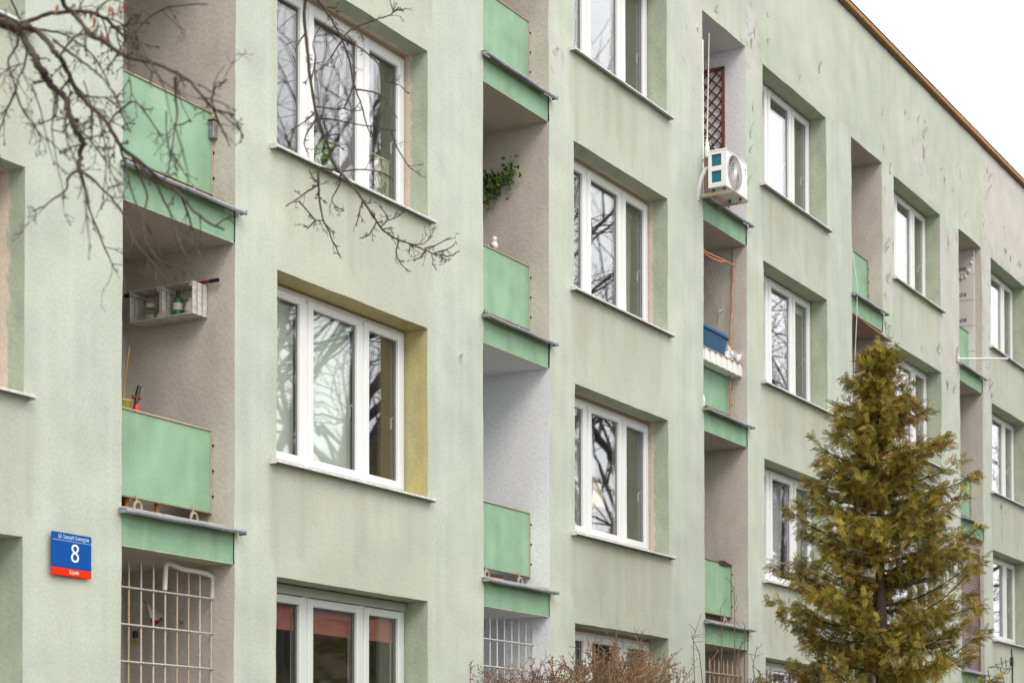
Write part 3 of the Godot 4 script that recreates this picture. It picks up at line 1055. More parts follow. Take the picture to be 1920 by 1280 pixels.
	for a in [[-1, -1], [1, -1], [-1, 1], [1, 1]]:
		mb = MB.new()
		mb.col = Color(0.36, 0.16, 0.05)
		mb.tube([Vector3(dxs - 1.36 + a[0] * 0.19, 2.70, -0.48 + a[1] * 0.19), Vector3(dxs - 1.36 + a[0] * 0.15, 3.480, -0.48 + a[1] * 0.15)], [0.02, 0.016], 7)
		put(mb, "leg", M.wood, t)
	t = thing("flower_pot", "yellow green flower pot with a bamboo cane on the stool", "flower pot", Vector3(dxs - 1.42, 3.505, -0.46))
	mb = MB.new()
	mb.col = Color(0.30, 0.27, 0.03)
	mb.lathe(Vector3(dxs - 1.42, 3.505, -0.46), [Vector2(0.001, 0), Vector2(0.05, 0.001), Vector2(0.068, 0.16), Vector2(0.075, 0.165), Vector2(0.075, 0.185), Vector2(0.066, 0.186), Vector2(0.06, 0.16), Vector2(0.001, 0.155)])
	put(mb, "pot", M.plastic, t)
	mb = MB.new()
	mb.col = Color(0.42, 0.26, 0.06)
	mb.tube([Vector3(dxs - 1.42, 3.650, -0.46), Vector3(dxs - 1.385, 3.850, -0.465), Vector3(dxs - 1.31, 4.150, -0.48)], [0.008, 0.007, 0.005], 6)
	put(mb, "cane", M.wood, t)
	t = thing("garden_ornament", "small red garden ornament with a black top on the stool", "ornament", Vector3(dxs - 1.29, 3.505, -0.42))
	mb = MB.new()
	mb.col = Color(0.55, 0.012, 0.012)
	mb.lathe(Vector3(dxs - 1.29, 3.505, -0.42), [Vector2(0.001, 0), Vector2(0.05, 0.001), Vector2(0.042, 0.06), Vector2(0.025, 0.16), Vector2(0.018, 0.19), Vector2(0.001, 0.2)])
	put(mb, "body", M.plastic, t)
	mb = MB.new()
	mb.col = Color(0.28, 0.01, 0.01)
	mb.cbox(Vector3(dxs - 1.29, 3.730, -0.42), Vector3(0.10, 0.03, 0.03), 0.008)
	put(mb, "crosspiece", M.plastic, t)
	mb = MB.new()
	mb.col = Color(0.012, 0.01, 0.01)
	mb.tube([Vector3(dxs - 1.305, 3.680, -0.41), Vector3(dxs - 1.29, 3.750, -0.41), Vector3(dxs - 1.265, 3.830, -0.41)], [0.016, 0.02, 0.018], 8)
	put(mb, "handle", M.plastic, t)
	# meter box on the wall of the top left loggia
	t = thing("meter_box", "small grey metal box on the loggia wall above the parapet end", "box", pX(398, 262, -0.60))
	mb = MB.new()
	var mo := pX(397, 246, -0.60)
	mb.col = Color(0.30, 0.31, 0.33)
	mb.cbox(Vector3(-0.615, mo.y, -0.235), Vector3(0.06, 0.15, 0.09), 0.006)
	put(mb, "case", M.metal, t)
	mb = MB.new()
	mb.col = Color(0.16, 0.07, 0.04)
	mb.cbox(Vector3(-0.618, mo.y + 0.082, -0.235), Vector3(0.07, 0.014, 0.10), 0.004)
	put(mb, "lid", M.metal, t)

	# ---- loggia 0, ground floor: grille, foam tube, pennant
	var zg := pX(397, 1180, LXR).z
	var xs := []
	for px in [240.6, 264.2, 286.9, 309.3, 331.0, 353.2, 374.3, 395.4]:
		xs.append(pz(px, 1142, zg).x)
	xs.push_front(xs[0] - (xs[1] - xs[0]))
	xs.push_front(xs[0] - (xs[1] - xs[0]))
	var cols := [Color(0.66, 0.62, 0.55), Color(0.66, 0.62, 0.55), Color(0.56, 0.44, 0.30), Color(0.62, 0.58, 0.50)]
	t = grille("security_grille", "rusty cream security grille with foam tube on its top edge", xs, LXR - 0.012, pz(264, 1051, zg).y, zg, [pz(300, 1110, zg).y, pz(300, 1178, zg).y, pz(300, 1246, zg).y, pz(300, 1246, zg).y - 0.32], LXL + 0.002, 0.0085, cols)
	mb = MB.new()
	mb.col = Color(0.72, 0.72, 0.70)
	var fp := []
	for q in [[308, 1106], [309.5, 1075], [310, 1062], [313, 1057.5], [318, 1056.5], [330, 1062], [343, 1067.5], [355, 1069], [370, 1071.5], [385, 1075.5], [394, 1079], [398, 1084], [398.5, 1095], [397, 1121]]:
		fp.append(pz(q[0], q[1], zg + 0.002))
	mb.tube(fp, [0.021], 10)
	put(mb, "foam_tube", M.cloth, t)
	t = thing("pennant", "white and red cloth pennant hanging on the dark loggia wall", "flag", pX(305, 1165, -0.62))
	mb = MB.new()
	mb.col = Color(0.35, 0.28, 0.2)
	mb.tube([pX(268, 1124, -0.64), pX(306, 1164, -0.64)], [0.007], 6)
	put(mb, "staff", M.wood, t)
	mb = MB.new()
	mb.col = Color(0.80, 0.78, 0.76)
	var pa := pX(275, 1129, -0.655)
	var pb := pX(305, 1154, -0.69)
	var pc := pX(296, 1163, -0.66)
	var pe := pX(281, 1158, -0.70)
	cloth_tri(mb, pa, pe, pc); cloth_tri(mb, pa, pc, pb)
	put(mb, "white_cloth", M.cloth, t)
	mb = MB.new()
	mb.col = Color(0.42, 0.03, 0.025)
	var pf := pX(284, 1170, -0.67)
	var pg := pX(292, 1172, -0.66)
	cloth_tri(mb, pa, pf, pe); cloth_tri(mb, pe, pf, pg); cloth_tri(mb, pe, pg, pc); cloth_tri(mb, pc, pg, pb)
	put(mb, "red_cloth", M.cloth, t)
	t = thing("wall_hook", "small iron hook on the loggia wall behind the grille", "hook", pX(340, 1168, -0.60))
	mb = MB.new()
	mb.col = Color(0.2, 0.19, 0.18)
	mb.tube([pX(337, 1163, -0.59), pX(340, 1169, -0.63), pX(343, 1166, -0.64), pX(343, 1163, -0.64)], [0.006], 6)
	put(mb, "hook_wire", M.metal, t)
	t = thing("hand_tool", "small black and yellow tool hanging behind the rusty grille", "tool", pX(254, 1205, -0.62))
	mb = MB.new()
	mb.col = Color(0.02, 0.017, 0.015)
	mb.cbox(pX(253, 1189, -0.62), Vector3(0.035, 0.06, 0.05), 0.008)
	put(mb, "grip", M.plastic, t)
	mb = MB.new()
	mb.col = Color(0.40, 0.26, 0.02)
	mb.cbox(pX(255, 1201, -0.62), Vector3(0.03, 0.04, 0.04), 0.006)
	put(mb, "blade_guard", M.plastic, t)

	# ---- loggia 1: ivy, owl, timber under the parapet, grille with curtain
	var wx := PT + LXR
	t = thing("ivy_plant", "green ivy trailing along the loggia wall above the white owl", "plant", pX(930, 372, wx - 0.04))
	var spine := []
	for q in [[967, 319], [958, 325], [950, 332], [942, 341], [933, 348], [923, 355], [914, 361]]:
		spine.append(pX(q[0], q[1], wx - 0.07))
	mb = MB.new()
	mb.col = Color(0.08, 0.06, 0.03)
	mb.tube(spine, [0.006], 5)
	mb.tube([pX(925, 332, wx - 0.1), pX(916, 334, wx - 0.1), pX(906, 336, wx - 0.1)], [0.006], 5)
	mb.tube([pX(918, 358, wx - 0.08), pX(917, 375, wx - 0.08), pX(916, 392, wx - 0.08)], [0.004], 5)
	put(mb, "vine", M.bark, t)
	mb = MB.new()
	for k in 190:
		var u := rng.randf() * 5.99
		var p: Vector3 = spine[int(u)].lerp(spine[int(u) + 1], u - int(u))
		var sp := 0.075 if u > 0.6 else 0.045
		p += Vector3(rng.randf_range(-0.08, 0.04), rng.randfn(0, sp), rng.randfn(0, 0.04))
		var g := rng.randf()
		mb.col = Color(0.035, 0.085, 0.015).lerp(Color(0.17, 0.28, 0.03), g * g)
		leaf(mb, p, (rdir() + Vector3(-0.6, -0.2, 0.5)).normalized(), rdir(), rng.randf_range(0.04, 0.068), rng.randf_range(0.036, 0.056))
	for k in 40:
		var p := pX(rng.randf_range(905, 927), rng.randf_range(324, 348), wx - 0.1) + rdir() * 0.02
		mb.col = Color(0.035, 0.085, 0.016)
		leaf(mb, p, rdir(), rdir(), 0.06, 0.05)
	for k in 9:
		var p := pX(rng.randf_range(912, 920), lerpf(364, 392, k / 8.0), wx - 0.08)
		mb.col = Color(0.16, 0.19, 0.02)
		leaf(mb, p, rdir(), rdir(), 0.05, 0.04)
	put(mb, "foliage", M.leaf, t)
	var oo := pz(927, 474, -0.262)
	t = thing("owl_figurine", "small white owl figurine perched on the parapet rail", "figurine", oo)
	oo.y = FH * 2 - 0.05 + 0.862
	mb = MB.new()
	mb.col = Color(0.72, 0.70, 0.70)
	blob(mb, oo + Vector3(0, 0.05, 0), Vector3(0.042, 0.055, 0.036))
	blob(mb, oo + Vector3(0, 0.115, 0.003), Vector3(0.034, 0.034, 0.032))
	put(mb, "body", M.plastic, t)
	for s in [-1, 1]:
		mb = MB.new()
		mb.col = Color(0.55, 0.52, 0.52)
		blob(mb, oo + Vector3(s * 0.038, 0.05, -0.004), Vector3(0.012, 0.04, 0.026), 8)
		put(mb, "wing", M.plastic, t)
		mb = MB.new()
		mb.col = Color(0.72, 0.70, 0.70)
		mb.lathe(oo + Vector3(s * 0.02, 0.138, 0.003), [Vector2(0.012, 0.0), Vector2(0.007, 0.012), Vector2(0.001, 0.02)], 6)
		put(mb, "ear", M.plastic, t)
		mb = MB.new()
		mb.col = Color(0.05, 0.03, 0.02)
		blob(mb, oo + Vector3(s * 0.013, 0.118, 0.033), Vector3(0.007, 0.007, 0.004), 8)
		put(mb, "eye", M.plastic, t)
	for q in [[1, 3, 0.02, 1.38, 0.075, Color(0.20, 0.10, 0.04), "long brown plank under the parapet panel below the white owl"], [1, 2, 0.35, 0.95, 0.05, Color(0.22, 0.14, 0.09), "short brown plank under the panel of the white painted loggia"], [0, 3, 0.1, 1.30, 0.05, Color(0.22, 0.15, 0.10), "brown plank under the parapet panel behind the hanging branches"], [2, 3, 0.2, 0.95, 0.045, Color(0.20, 0.12, 0.06), "brown plank under the parapet panel below the blue tub"], [2, 2, 0.05, 1.2, 0.07, Color(0.17, 0.10, 0.06), "brown plank under the parapet panel with the dark cloth"]]:
		var bx: float = q[0] * PT + LXL
		var by: float = (q[1] - 1) * FH - 0.05
		t = thing("timber_plank", q[6], "plank", Vector3(bx + (q[2] + q[3]) / 2, by + 0.015, -0.30), "planks under the parapet panels")
		mb = MB.new()
		mb.col = q[5]
		mb.cbox(Vector3(bx + (q[2] + q[3]) / 2, by + 0.015 + q[4] / 2 + 0.03, -0.36), Vector3(q[3] - q[2], q[4] + 0.06, 0.09), 0.006)
		put(mb, "board", M.wood, t)
	var zg1 := pX(999.5, 1200, wx).z
	xs = []
	for px in [904.8, 918.5, 932, 945.7, 959.2, 972.3, 985.6, 998.4]:
		xs.append(pz(px, 1180, zg1).x)
	t = grille("security_grille", "clean white security grille in front of a pale curtain", xs, wx - 0.004, pz(945, 1152, zg1).y, zg1, [pz(950, 1203, zg1).y, pz(950, 1253, zg1).y, pz(950, 1253, zg1).y - 0.3], PT + LXL + 0.002, 0.0085, [Color(0.78, 0.78, 0.78)])
	curtain("balcony_curtain", "white curtain hanging in the loggia behind the clean white grille", pz(946, 1200, -0.55).x, pz(985, 1200, -0.55).x, 0.0, 2.33, -0.55, 3.0, 0.03, Color(0.62, 0.66, 0.72))

	# ---- loggia 2, top floor: slat parapet, trellis, mast, outdoor unit
	var x2 := 2 * PT + LXL
	var w2 := 2 * PT + LXR
	t = thing("slat_parapet", "dark red brown slatted wooden parapet behind the air conditioner", "parapet", Vector3((x2 + w2) / 2, 8.2, -0.25))
	for k in 17:
		mb = MB.new()
		mb.col = Color(0.16, 0.085, 0.07) * rng.randf_range(0.8, 1.2)
		mb.cbox(Vector3(x2 + 0.05 + k * 0.082, 8.62, -0.25), Vector3(0.062, 0.80, 0.018), 0.003)
		put(mb, "slat", M.wood, t)
	for yy in [8.40, 8.98]:
		mb = MB.new()
		mb.col = Color(0.14, 0.07, 0.06)
		mb.cbox(Vector3((x2 + w2) / 2, yy, -0.272), Vector3(w2 - x2 - 0.01, 0.05, 0.024), 0.004)
		put(mb, "rail", M.wood, t)
	var tz0 := pX(1356, 127, w2 - 0.03).z
	var tz1 := -1.15
	var ty1 := pX(1356, 127, w2 - 0.03).y
	var ty0 := 8.25
	t = thing("lattice_trellis", "brown wooden lattice trellis leaning on the white loggia wall", "trellis", Vector3(w2 - 0.03, ty0, (tz0 + tz1) / 2))
	for q in [[tz0, ty0, tz0, ty1], [tz1, ty0, tz1, ty1], [tz0, ty1, tz1, ty1], [tz0, ty0, tz1, ty0]]:
		mb = MB.new()
		mb.col = Color(0.20, 0.065, 0.04)
		mb.ab(Vector3(w2 - 0.045, q[1] - 0.016, q[0] + 0.016), Vector3(w2 - 0.008, q[3] + 0.016, q[2] - 0.016))
		put(mb, "frame_bar", M.wood, t)
	var dz := tz0 - tz1
	var hh := ty1 - ty0
	for dirn in [1.0, -1.0]:
		var k := -hh
		while k < dz:
			var a0 := maxf(0.0, k)
			var a1 := minf(dz, k + hh)
			if a1 - a0 > 0.05:
				var za0 := tz0 - (a0 if dirn > 0 else dz - a0)
				var za1 := tz0 - (a1 if dirn > 0 else dz - a1)
				mb = MB.new()
				mb.col = Color(0.17, 0.06, 0.04) * rng.randf_range(0.85, 1.2)
				var pA := Vector3(w2 - 0.02 - 0.008 * dirn, ty0 + a0 - k, za0)
				var pB := Vector3(w2 - 0.02 - 0.008 * dirn, ty0 + a1 - k, za1)
				mb.tube([pA, pB], [0.011], 4)
				put(mb, "lattice_slat", M.wood, t)
			k += 0.155
	t = thing("potted_plant", "green climbing plant growing in front of the brown trellis", "plant", Vector3(w2 - 0.25, 8.2, -0.6))
	mb = MB.new()
	mb.col = Color(0.15, 0.07, 0.04)
	mb.lathe(Vector3(w2 - 0.25, 8.2, -0.6), [Vector2(0.001, 0), Vector2(0.1, 0.001), Vector2(0.13, 0.22), Vector2(0.12, 0.23), Vector2(0.001, 0.2)])
	put(mb, "pot", M.plastic, t)
	mb = MB.new()
	for k in 150:
		var h := rng.randf() * 1.05
		mb.col = Color(0.03, 0.06, 0.02).lerp(Color(0.07, 0.11, 0.03), rng.randf())
		leaf(mb, Vector3(w2 - 0.25 + rng.randfn(0, 0.07) * (1.2 - h * 0.6), 8.4 + h, -0.6 + rng.randfn(0, 0.10) * (1.2 - h * 0.6)), (rdir() + Vector3(0, 0.3, 0)).normalized(), rdir(), 0.10, 0.035)
	put(mb, "foliage", M.leaf, t)
	mb = MB.new()
	mb.col = Color(0.06, 0.05, 0.03)
	mb.tube([Vector3(w2 - 0.25, 8.38, -0.6), Vector3(w2 - 0.24, 8.9, -0.62), Vector3(w2 - 0.26, 9.4, -0.6)], [0.01, 0.008, 0.004], 5)
	put(mb, "stem", M.bark, t)
	t = thing("white_post", "white square post beside the pier at the trellis loggia", "post", Vector3(x2 + 0.03, 8.2, 0.02))
	mb = MB.new()
	mb.col = Color(0.78, 0.79, 0.82)
	mb.cbox(Vector3(x2 + 0.035, (8.17 + pz(1321, 75, 0.0).y) / 2, -0.03), Vector3(0.045, pz(1321, 75, 0.0).y - 8.17, 0.045), 0.005)
	put(mb, "shaft", M.plastic, t)
	var rb := pz(1326, 275, 0.06)
	t = thing("rod_antenna", "thin cream rod antenna with white base above the air conditioner", "antenna", rb)
	mb = MB.new()
	mb.col = Color(0.62, 0.55, 0.45)
	var rt := pz(1330, 62, 0.06)
	mb.tube([rb, rb.lerp(rt, 0.5), rt], [0.012, 0.009, 0.006], 6)
	put(mb, "rod", M.plastic, t)
	mb = MB.new()
	mb.col = Color(0.72, 0.72, 0.66)
	mb.lathe(rb + Vector3(0, -0.14, 0), [Vector2(0.001, 0), Vector2(0.03, 0.0), Vector2(0.033, 0.12), Vector2(0.02, 0.2), Vector2(0.012, 0.24)], 10)
	put(mb, "base", M.plastic, t)
	mb = MB.new()
	mb.col = Color(0.3, 0.3, 0.3)
	mb.tube([rb + Vector3(0, -0.12, 0), rb + Vector3(-0.03, -0.22, -0.1), rb + Vector3(0.0, -0.35, -0.22), Vector3(rb.x, 8.72, -0.24)], [0.008], 5)
	put(mb, "cable", M.plastic, t)
	aircon(x2)

	# ---- loggia 2, third floor: bin on planter, poles, strings
	var ym := pz(1323, 679, -0.12).y
	var xq0 := x2 + 0.01
	var xq1 := pz(1385, 690, -0.15).x
	t = thing("planter_box", "white ribbed plastic planter box on top of the parapet", "planter", Vector3((xq0 + xq1) / 2, ym, -0.2))
	mb = MB.new()
	mb.col = Color(0.74, 0.73, 0.70)
	var nb := 16
	for k in nb:
		var xa := lerpf(xq0, xq1, float(k) / nb)
		var xb := lerpf(xq0, xq1, float(k + 1) / nb)
		var za := -0.075 + (0.012 if k % 2 == 0 else 0.0)
		mb.cbox(Vector3((xa + xb) / 2, ym + 0.085, (za - 0.235) / 2), Vector3(xb - xa - 0.001, 0.16, za + 0.235), 0.005)
	put(mb, "trough", M.plastic, t)
	mb = MB.new()
	mb.col = Color(0.55, 0.45, 0.33)
	mb.cbox(Vector3((xq0 + xq1) / 2, ym + 0.17, -0.15), Vector3(xq1 - xq0 + 0.01, 0.012, 0.19), 0.003)
	put(mb, "rim", M.plastic, t)
	var bxr := pz(1357, 650, -0.15).x
	var bc := Vector3((x2 + bxr) / 2 - 0.035, ym + 0.177, -0.15)
	t = thing("storage_tub", "dark blue plastic storage tub with lid on the white planter", "tub", bc)
	mb = MB.new()
	mb.col = Color(0.02, 0.085, 0.17)
	var bw := bxr - x2 + 0.03
	rounded(mb, bc, [[0.0, 0.80, 0.155], [0.012, 0.86, 0.17], [0.10, 0.90, 0.19], [0.24, 0.97, 0.215]], bw)
	put(mb, "tub_body", M.enamel, t)
	mb = MB.new()
	mb.col = Color(0.03, 0.10, 0.19)
	rounded(mb, bc, [[0.232, 1.06, 0.245], [0.262, 1.08, 0.25], [0.295, 0.98, 0.21], [0.318, 0.75, 0.13], [0.322, 0.2, 0.03]], bw)
	put(mb, "lid", M.enamel, t)
	t = thing("plastic_bag", "crumpled white plastic bag beside the blue tub", "bag", Vector3(bxr + 0.15, ym + 0.176, -0.15))
	mb = MB.new()
	mb.col = Color(0.75, 0.75, 0.77)
	for k in 60:
		var p := Vector3(rng.randf_range(bxr - 0.02, xq1 - 0.02), ym + 0.19 + rng.randf() * 0.08, rng.randf_range(-0.22, -0.08))
		leaf(mb, p, (rdir() + Vector3(0.5, 0, 0)).normalized(), rdir(), 0.13, 0.10)
	put(mb, "film", M.plastic, t)
	t = thing("bamboo_frame", "orange wrapped bamboo pole and rail in the loggia above the blue tub", "pole", Vector3(pz(1372, 650, -0.18).x, ym, -0.18))
	mb = MB.new()
	var prev := pz(1376, 467, -0.18)
	var pts := [prev]
	for q in [[1375, 500], [1374.5, 530], [1373, 560], [1372, 590], [1370.5, 620], [1369, 655]]:
		pts.append(pz(q[0], q[1], -0.18))
	for k in pts.size() - 1:
		mb.col = Color(0.55, 0.26, 0.16) if k % 2 == 1 else Color(0.52, 0.36, 0.18)
		mb.tube([pts[k], pts[k + 1]], [0.014 + 0.003 * (k % 2)], 6)
	mb.tube([pts[-1], Vector3(pts[-1].x, 5.46, -0.18)], [0.014], 6)
	put(mb, "upright", M.wood, t)
	mb = MB.new()
	mb.col = Color(0.62, 0.27, 0.15)
	mb.tube([pz(1316, 468, -0.17), pz(1340, 480, -0.17), pz(1360, 489, -0.17), pz(1386, 502, -0.17)], [0.012, 0.013, 0.012, 0.008], 6)
	mb.tube([pz(1316, 471, -0.16), pz(1336, 485, -0.16), pz(1352, 491, -0.16), pz(1360, 490, -0.16)], [0.010, 0.012, 0.016, 0.006], 6)
	put(mb, "rail", M.cloth, t)
	t = thing("drying_rack", "fan of white drying lines with a small bar in the loggia", "clothes line", pz(1356, 583, -0.36))
	for k in 9:
		mb = MB.new()
		mb.col = Color(0.62, 0.60, 0.56)
		var q := k / 8.0
		mb.tube([pz(lerpf(1316, 1359, q), lerpf(505, 472, q), -0.36), pz(lerpf(1349, 1362, q), lerpf(583, 580, q), -0.36)], [0.0035], 4)
		if k % 2 == 0:
			mb.tube([pz(lerpf(1349, 1362, q), lerpf(583, 580, q), -0.36), pz(lerpf(1347, 1358, q), 650, -0.36)], [0.0035], 4)
		put(mb, "line", M.plastic, t)
	mb = MB.new()
	mb.col = Color(0.66, 0.65, 0.62)
	mb.tube([pz(1347, 583.5, -0.36), pz(1365, 579.5, -0.36)], [0.010], 6)
	put(mb, "bar", M.plastic, t)
	t = thing("white_bottle", "white plastic bottle lying on the slab edge beside the pier", "bottle", pz(1324, 764, -0.03))
	mb = MB.new()
	mb.col = Color(0.75, 0.75, 0.76)
	var wb := Vector3(x2 + 0.05, 2 * FH - 0.035, -0.05)
	mb.lathe(wb, [Vector2(0.001, 0), Vector2(0.04, 0.0), Vector2(0.042, 0.1), Vector2(0.03, 0.14), Vector2(0.014, 0.16), Vector2(0.014, 0.185), Vector2(0.001, 0.186)])
	put(mb, "body", M.plastic, t)
	# ---- loggia 2, second floor: dark cloth over the parapet; ground floor: stake fence
	t = thing("dark_cloth", "dark brown cloth lying over the end of the parapet rail", "cloth", Vector3(w2 - 0.15, FH + 0.80, -0.26))
	mb = MB.new()
	mb.col = Color(0.045, 0.03, 0.022)
	var cl := []
	for k in 8:
		var u := k / 7.0
		cl.append([Vector3(w2 - 0.42 + 0.40 * u, FH + 0.822 + 0.02 * sin(u * 5.0) + 0.02 * u, -0.235), Vector3(w2 - 0.42 + 0.40 * u, FH + 0.79 - 0.01 * sin(u * 4.0), -0.225)])
	for k in 7:
		mb.quad(cl[k][1], cl[k + 1][1], cl[k + 1][0], cl[k][0])
		mb.quad(cl[k][0], cl[k + 1][0], cl[k + 1][0] + Vector3(0, 0.005, -0.10), cl[k][0] + Vector3(0, 0.005, -0.10))
	put(mb, "fold", M.cloth, t)
	xs = []
	for px in [1330.5, 1339.5, 1348, 1356.5, 1364, 1373, 1381]:
		xs.append(pz(px, 1255, -0.12).x)
	t = grille("security_grille", "brown rusted bar grille behind thin dry stems", xs, w2 - 0.01, pz(1350, 1233, -0.12).y, -0.12, [pz(1350, 1264, -0.12).y, 0.9], x2 + 0.002, 0.013, [Color(0.50, 0.36, 0.22), Color(0.42, 0.27, 0.16), Color(0.55, 0.44, 0.30)])

	# ---- loggia 3, third floor: torn awning
	var x3 := 3 * PT + LXL
	var w3 := 3 * PT + LXR
	t = thing("torn_awning", "torn brown awning sheet with orange edge under the slab band", "awning", Vector3((x3 + w3) / 2, 7.55, 0.02))
	mb = MB.new()
	mb.col = Color(0.45, 0.24, 0.09)
	var aw := []
	for k in 9:
		var u := k / 8.0
		aw.append(Vector3(lerpf(x3 + 0.02, w3 + 0.16, u), 7.86 - 0.04 * sin(u * 3.0) - 0.10 * u * u, 0.035 + 0.05 * u))
	mb.tube(aw, [0.014], 5)
	put(mb, "edge_rail", M.wood, t)
	mb = MB.new()
	mb.col = Color(0.33, 0.25, 0.19)
	for k in 8:
		mb.quad(aw[k], aw[k + 1], Vector3(minf(aw[k + 1].x, w3 - 0.01), 7.80, -0.45), Vector3(minf(aw[k].x, w3 - 0.01), 7.80, -0.45))
	put(mb, "sheet", M.cloth, t)
	t = thing("loose_cable", "loose white cable hanging down the pier edge beside the awning", "cable", Vector3(x3 + 0.03, 6.0, 0.01))
	mb = MB.new()
	mb.col = Color(0.66, 0.64, 0.62)
	mb.tube([Vector3(x3 + 0.01, 8.9, 0.0), Vector3(x3 + 0.03, 8.3, 0.075), Vector3(x3 + 0.05, 7.9, 0.06), Vector3(x3 + 0.03, 7.0, 0.02), Vector3(x3 + 0.05, 6.2, 0.01)], [0.006], 5)
	put(mb, "wire", M.plastic, t)
	t = thing("storage_rack", "white metal rack with bundles inside the loggia under the awning", "rack", Vector3((x3 + w3) / 2, 5.45, -0.7))
	for q in [[0.25, -0.4], [0.95, -0.4], [0.25, -0.8], [0.95, -0.8]]:
		mb = MB.new()
		mb.col = Color(0.7, 0.68, 0.66)
		mb.cbox(Vector3(x3 + q[0], 6.5, q[1]), Vector3(0.04, 2.1, 0.04), 0.004)
		put(mb, "post", M.plastic, t)
	for yy in [6.3, 6.8, 7.3]:
		mb = MB.new()
		mb.col = Color(0.6, 0.55, 0.5)
		mb.cbox(Vector3(x3 + 0.6, yy, -0.6), Vector3(0.78, 0.03, 0.44), 0.004)
		put(mb, "shelf", M.plastic, t)
	# ---- loggia 4: printed boards, lights, shutter, pole
	var w4 := 4 * PT + LXR
	var x4 := 4 * PT + LXL
	for k in 5:
		mb = MB.new()
		mb.col = Color(0.70, 0.67, 0.67)
		var by0 := 8.23 + k * 0.48
		mb.cbox(Vector3(w4 - 0.022, by0 + 0.238, -0.67), Vector3(0.04, 0.474, 1.08), 0.004)
		var bo := put(mb, "insulation_board", M.plaster, building)
		mb = MB.new()
		mb.col = Color(0.05, 0.05, 0.06)
		for row in 2:
			for col in 2:
				for ln in 2:
					var zz := -0.28 - col * 0.40 - (row % 2) * 0.14
					var yy := by0 + 0.13 + row * 0.22 - ln * 0.035
					var z2 := zz
					for wd in 3:
						var wl := rng.randf_range(0.04, 0.09)
						mb.box(Vector3(w4 - 0.0425, yy, z2 - wl / 2), Vector3(0.001, 0.024, wl))
						z2 -= wl + 0.015
		put(mb, "print", M.plaster, bo)
	t = thing("string_lights", "string of small white bulbs across the printed board wall", "string lights", pX(1815, 512, w4 - 0.06))
	mb = MB.new()
	mb.col = Color(0.6, 0.6, 0.58)
	var lp := []
	for q in [[1798, 514], [1804, 516], [1811, 513], [1817, 503], [1822, 488], [1826, 470], [1827, 462]]:
		lp.append(pX(q[0], q[1], w4 - 0.055))
	mb.tube(lp, [0.004], 4)
	put(mb, "wire", M.plastic, t)
	for k in 6:
		mb = MB.new()
		mb.col = Color(0.75, 0.74, 0.7)
		blob(mb, lp[k] + Vector3(0, -0.05, 0), Vector3(0.028, 0.04, 0.028), 8)
		mb.tube([lp[k], lp[k] + Vector3(0, -0.03, 0)], [0.008], 5)
		put(mb, "bulb", M.plastic, t)
	var zs := pX(1836.5, 1060, w4).z
	mb = MB.new()
	mb.col = Color(0.18, 0.12, 0.12)
	var yk := FH - 0.02
	while yk < FH + 2.12:
		mb.cbox(Vector3((x4 + w4) / 2, yk + 0.027, zs), Vector3(w4 - x4 - 0.02, 0.052, 0.018), 0.006)
		yk += 0.055
	var sh := put(mb, "roller_shutter", M.plastic, building)
	mb = MB.new()
	mb.col = Color(0.33, 0.27, 0.25)
	mb.cbox(Vector3((x4 + w4) / 2, FH + 2.25, zs - 0.02), Vector3(w4 - x4 - 0.01, 0.24, 0.10), 0.008)
	put(mb, "shutter_box", M.plastic, sh)
	mb = MB.new()
	mb.col = Color(0.12, 0.08, 0.08)
	mb.ab(Vector3(w4 - 0.03, FH, zs - 0.02), Vector3(w4 - 0.004, FH + 2.13, zs + 0.02))
	put(mb, "guide_rail", M.plastic, sh)
	t = thing("garden_stake", "short orange stake standing behind the parapet panel", "stake", pz(1817, 903, -0.3))
	mb = MB.new()
	mb.col = Color(0.42, 0.16, 0.07)
	mb.tube([Vector3(pz(1817, 903, -0.3).x, 5.45, -0.3), pz(1817, 900, -0.3), pz(1818, 888, -0.3)], [0.02, 0.02, 0.012], 6)
	put(mb, "shaft", M.wood, t)
	var f0 := pz(1797, 672, 0.02)
	var zq := 0.02
	for k in 60:
		if pz(1891, 672, zq).y > f0.y: zq += 0.02
	t = thing("flag_pole", "empty white flag pole sticking out from the pier", "pole", f0)
	mb = MB.new()
	mb.col = Color(0.78, 0.77, 0.74)
	mb.tube([f0 - Vector3(0, 0, 0.03), pz(1891, 672, zq)], [0.018, 0.016], 8)
	put(mb, "shaft", M.plastic, t)
	mb = MB.new()
	mb.col = Color(0.6, 0.6, 0.5)
	mb.cbox(f0 + Vector3(0.02, 0, 0.0), Vector3(0.10, 0.12, 0.03), 0.008)
	put(mb, "socket", M.plastic, t)
	# rooftop-style aerial low on the wall
	var az := 0.55
	var am := pz(1897, 1216, az)
	t = thing("television_aerial", "dark television aerial on a thin mast beside the conifer", "antenna", Vector3(am.x, GY, az))
	mb = MB.new()
	mb.col = Color(0.05, 0.05, 0.055)
	mb.tube([Vector3(am.x + 0.05, GY, az), pz(1899, 1242, az), am], [0.018, 0.016, 0.014], 7)
	put(mb, "mast", M.metal, t)
	mb = MB.new()
	mb.col = Color(0.05, 0.05, 0.055)
	mb.cbox(pz(1898, 1240, az), Vector3(0.06, 0.16, 0.06), 0.008)
	put(mb, "clamp", M.metal, t)
	for q in [[1853, 1252, 1897, 1237], [1872, 1250, 1899, 1256], [1853, 1252, 1872, 1250], [1878, 1232, 1880, 1249], [1868, 1244, 1873, 1256], [1876, 1252, 1884, 1282], [1853, 1256, 1858, 1284], [1886, 1236, 1888, 1250], [1890, 1262, 1899, 1250]]:
		mb = MB.new()
		mb.col = Color(0.06, 0.06, 0.065)
		mb.tube([pz(q[0], q[1], az), pz(q[2], q[3], az)], [0.008], 5)
		put(mb, "element", M.metal, t)

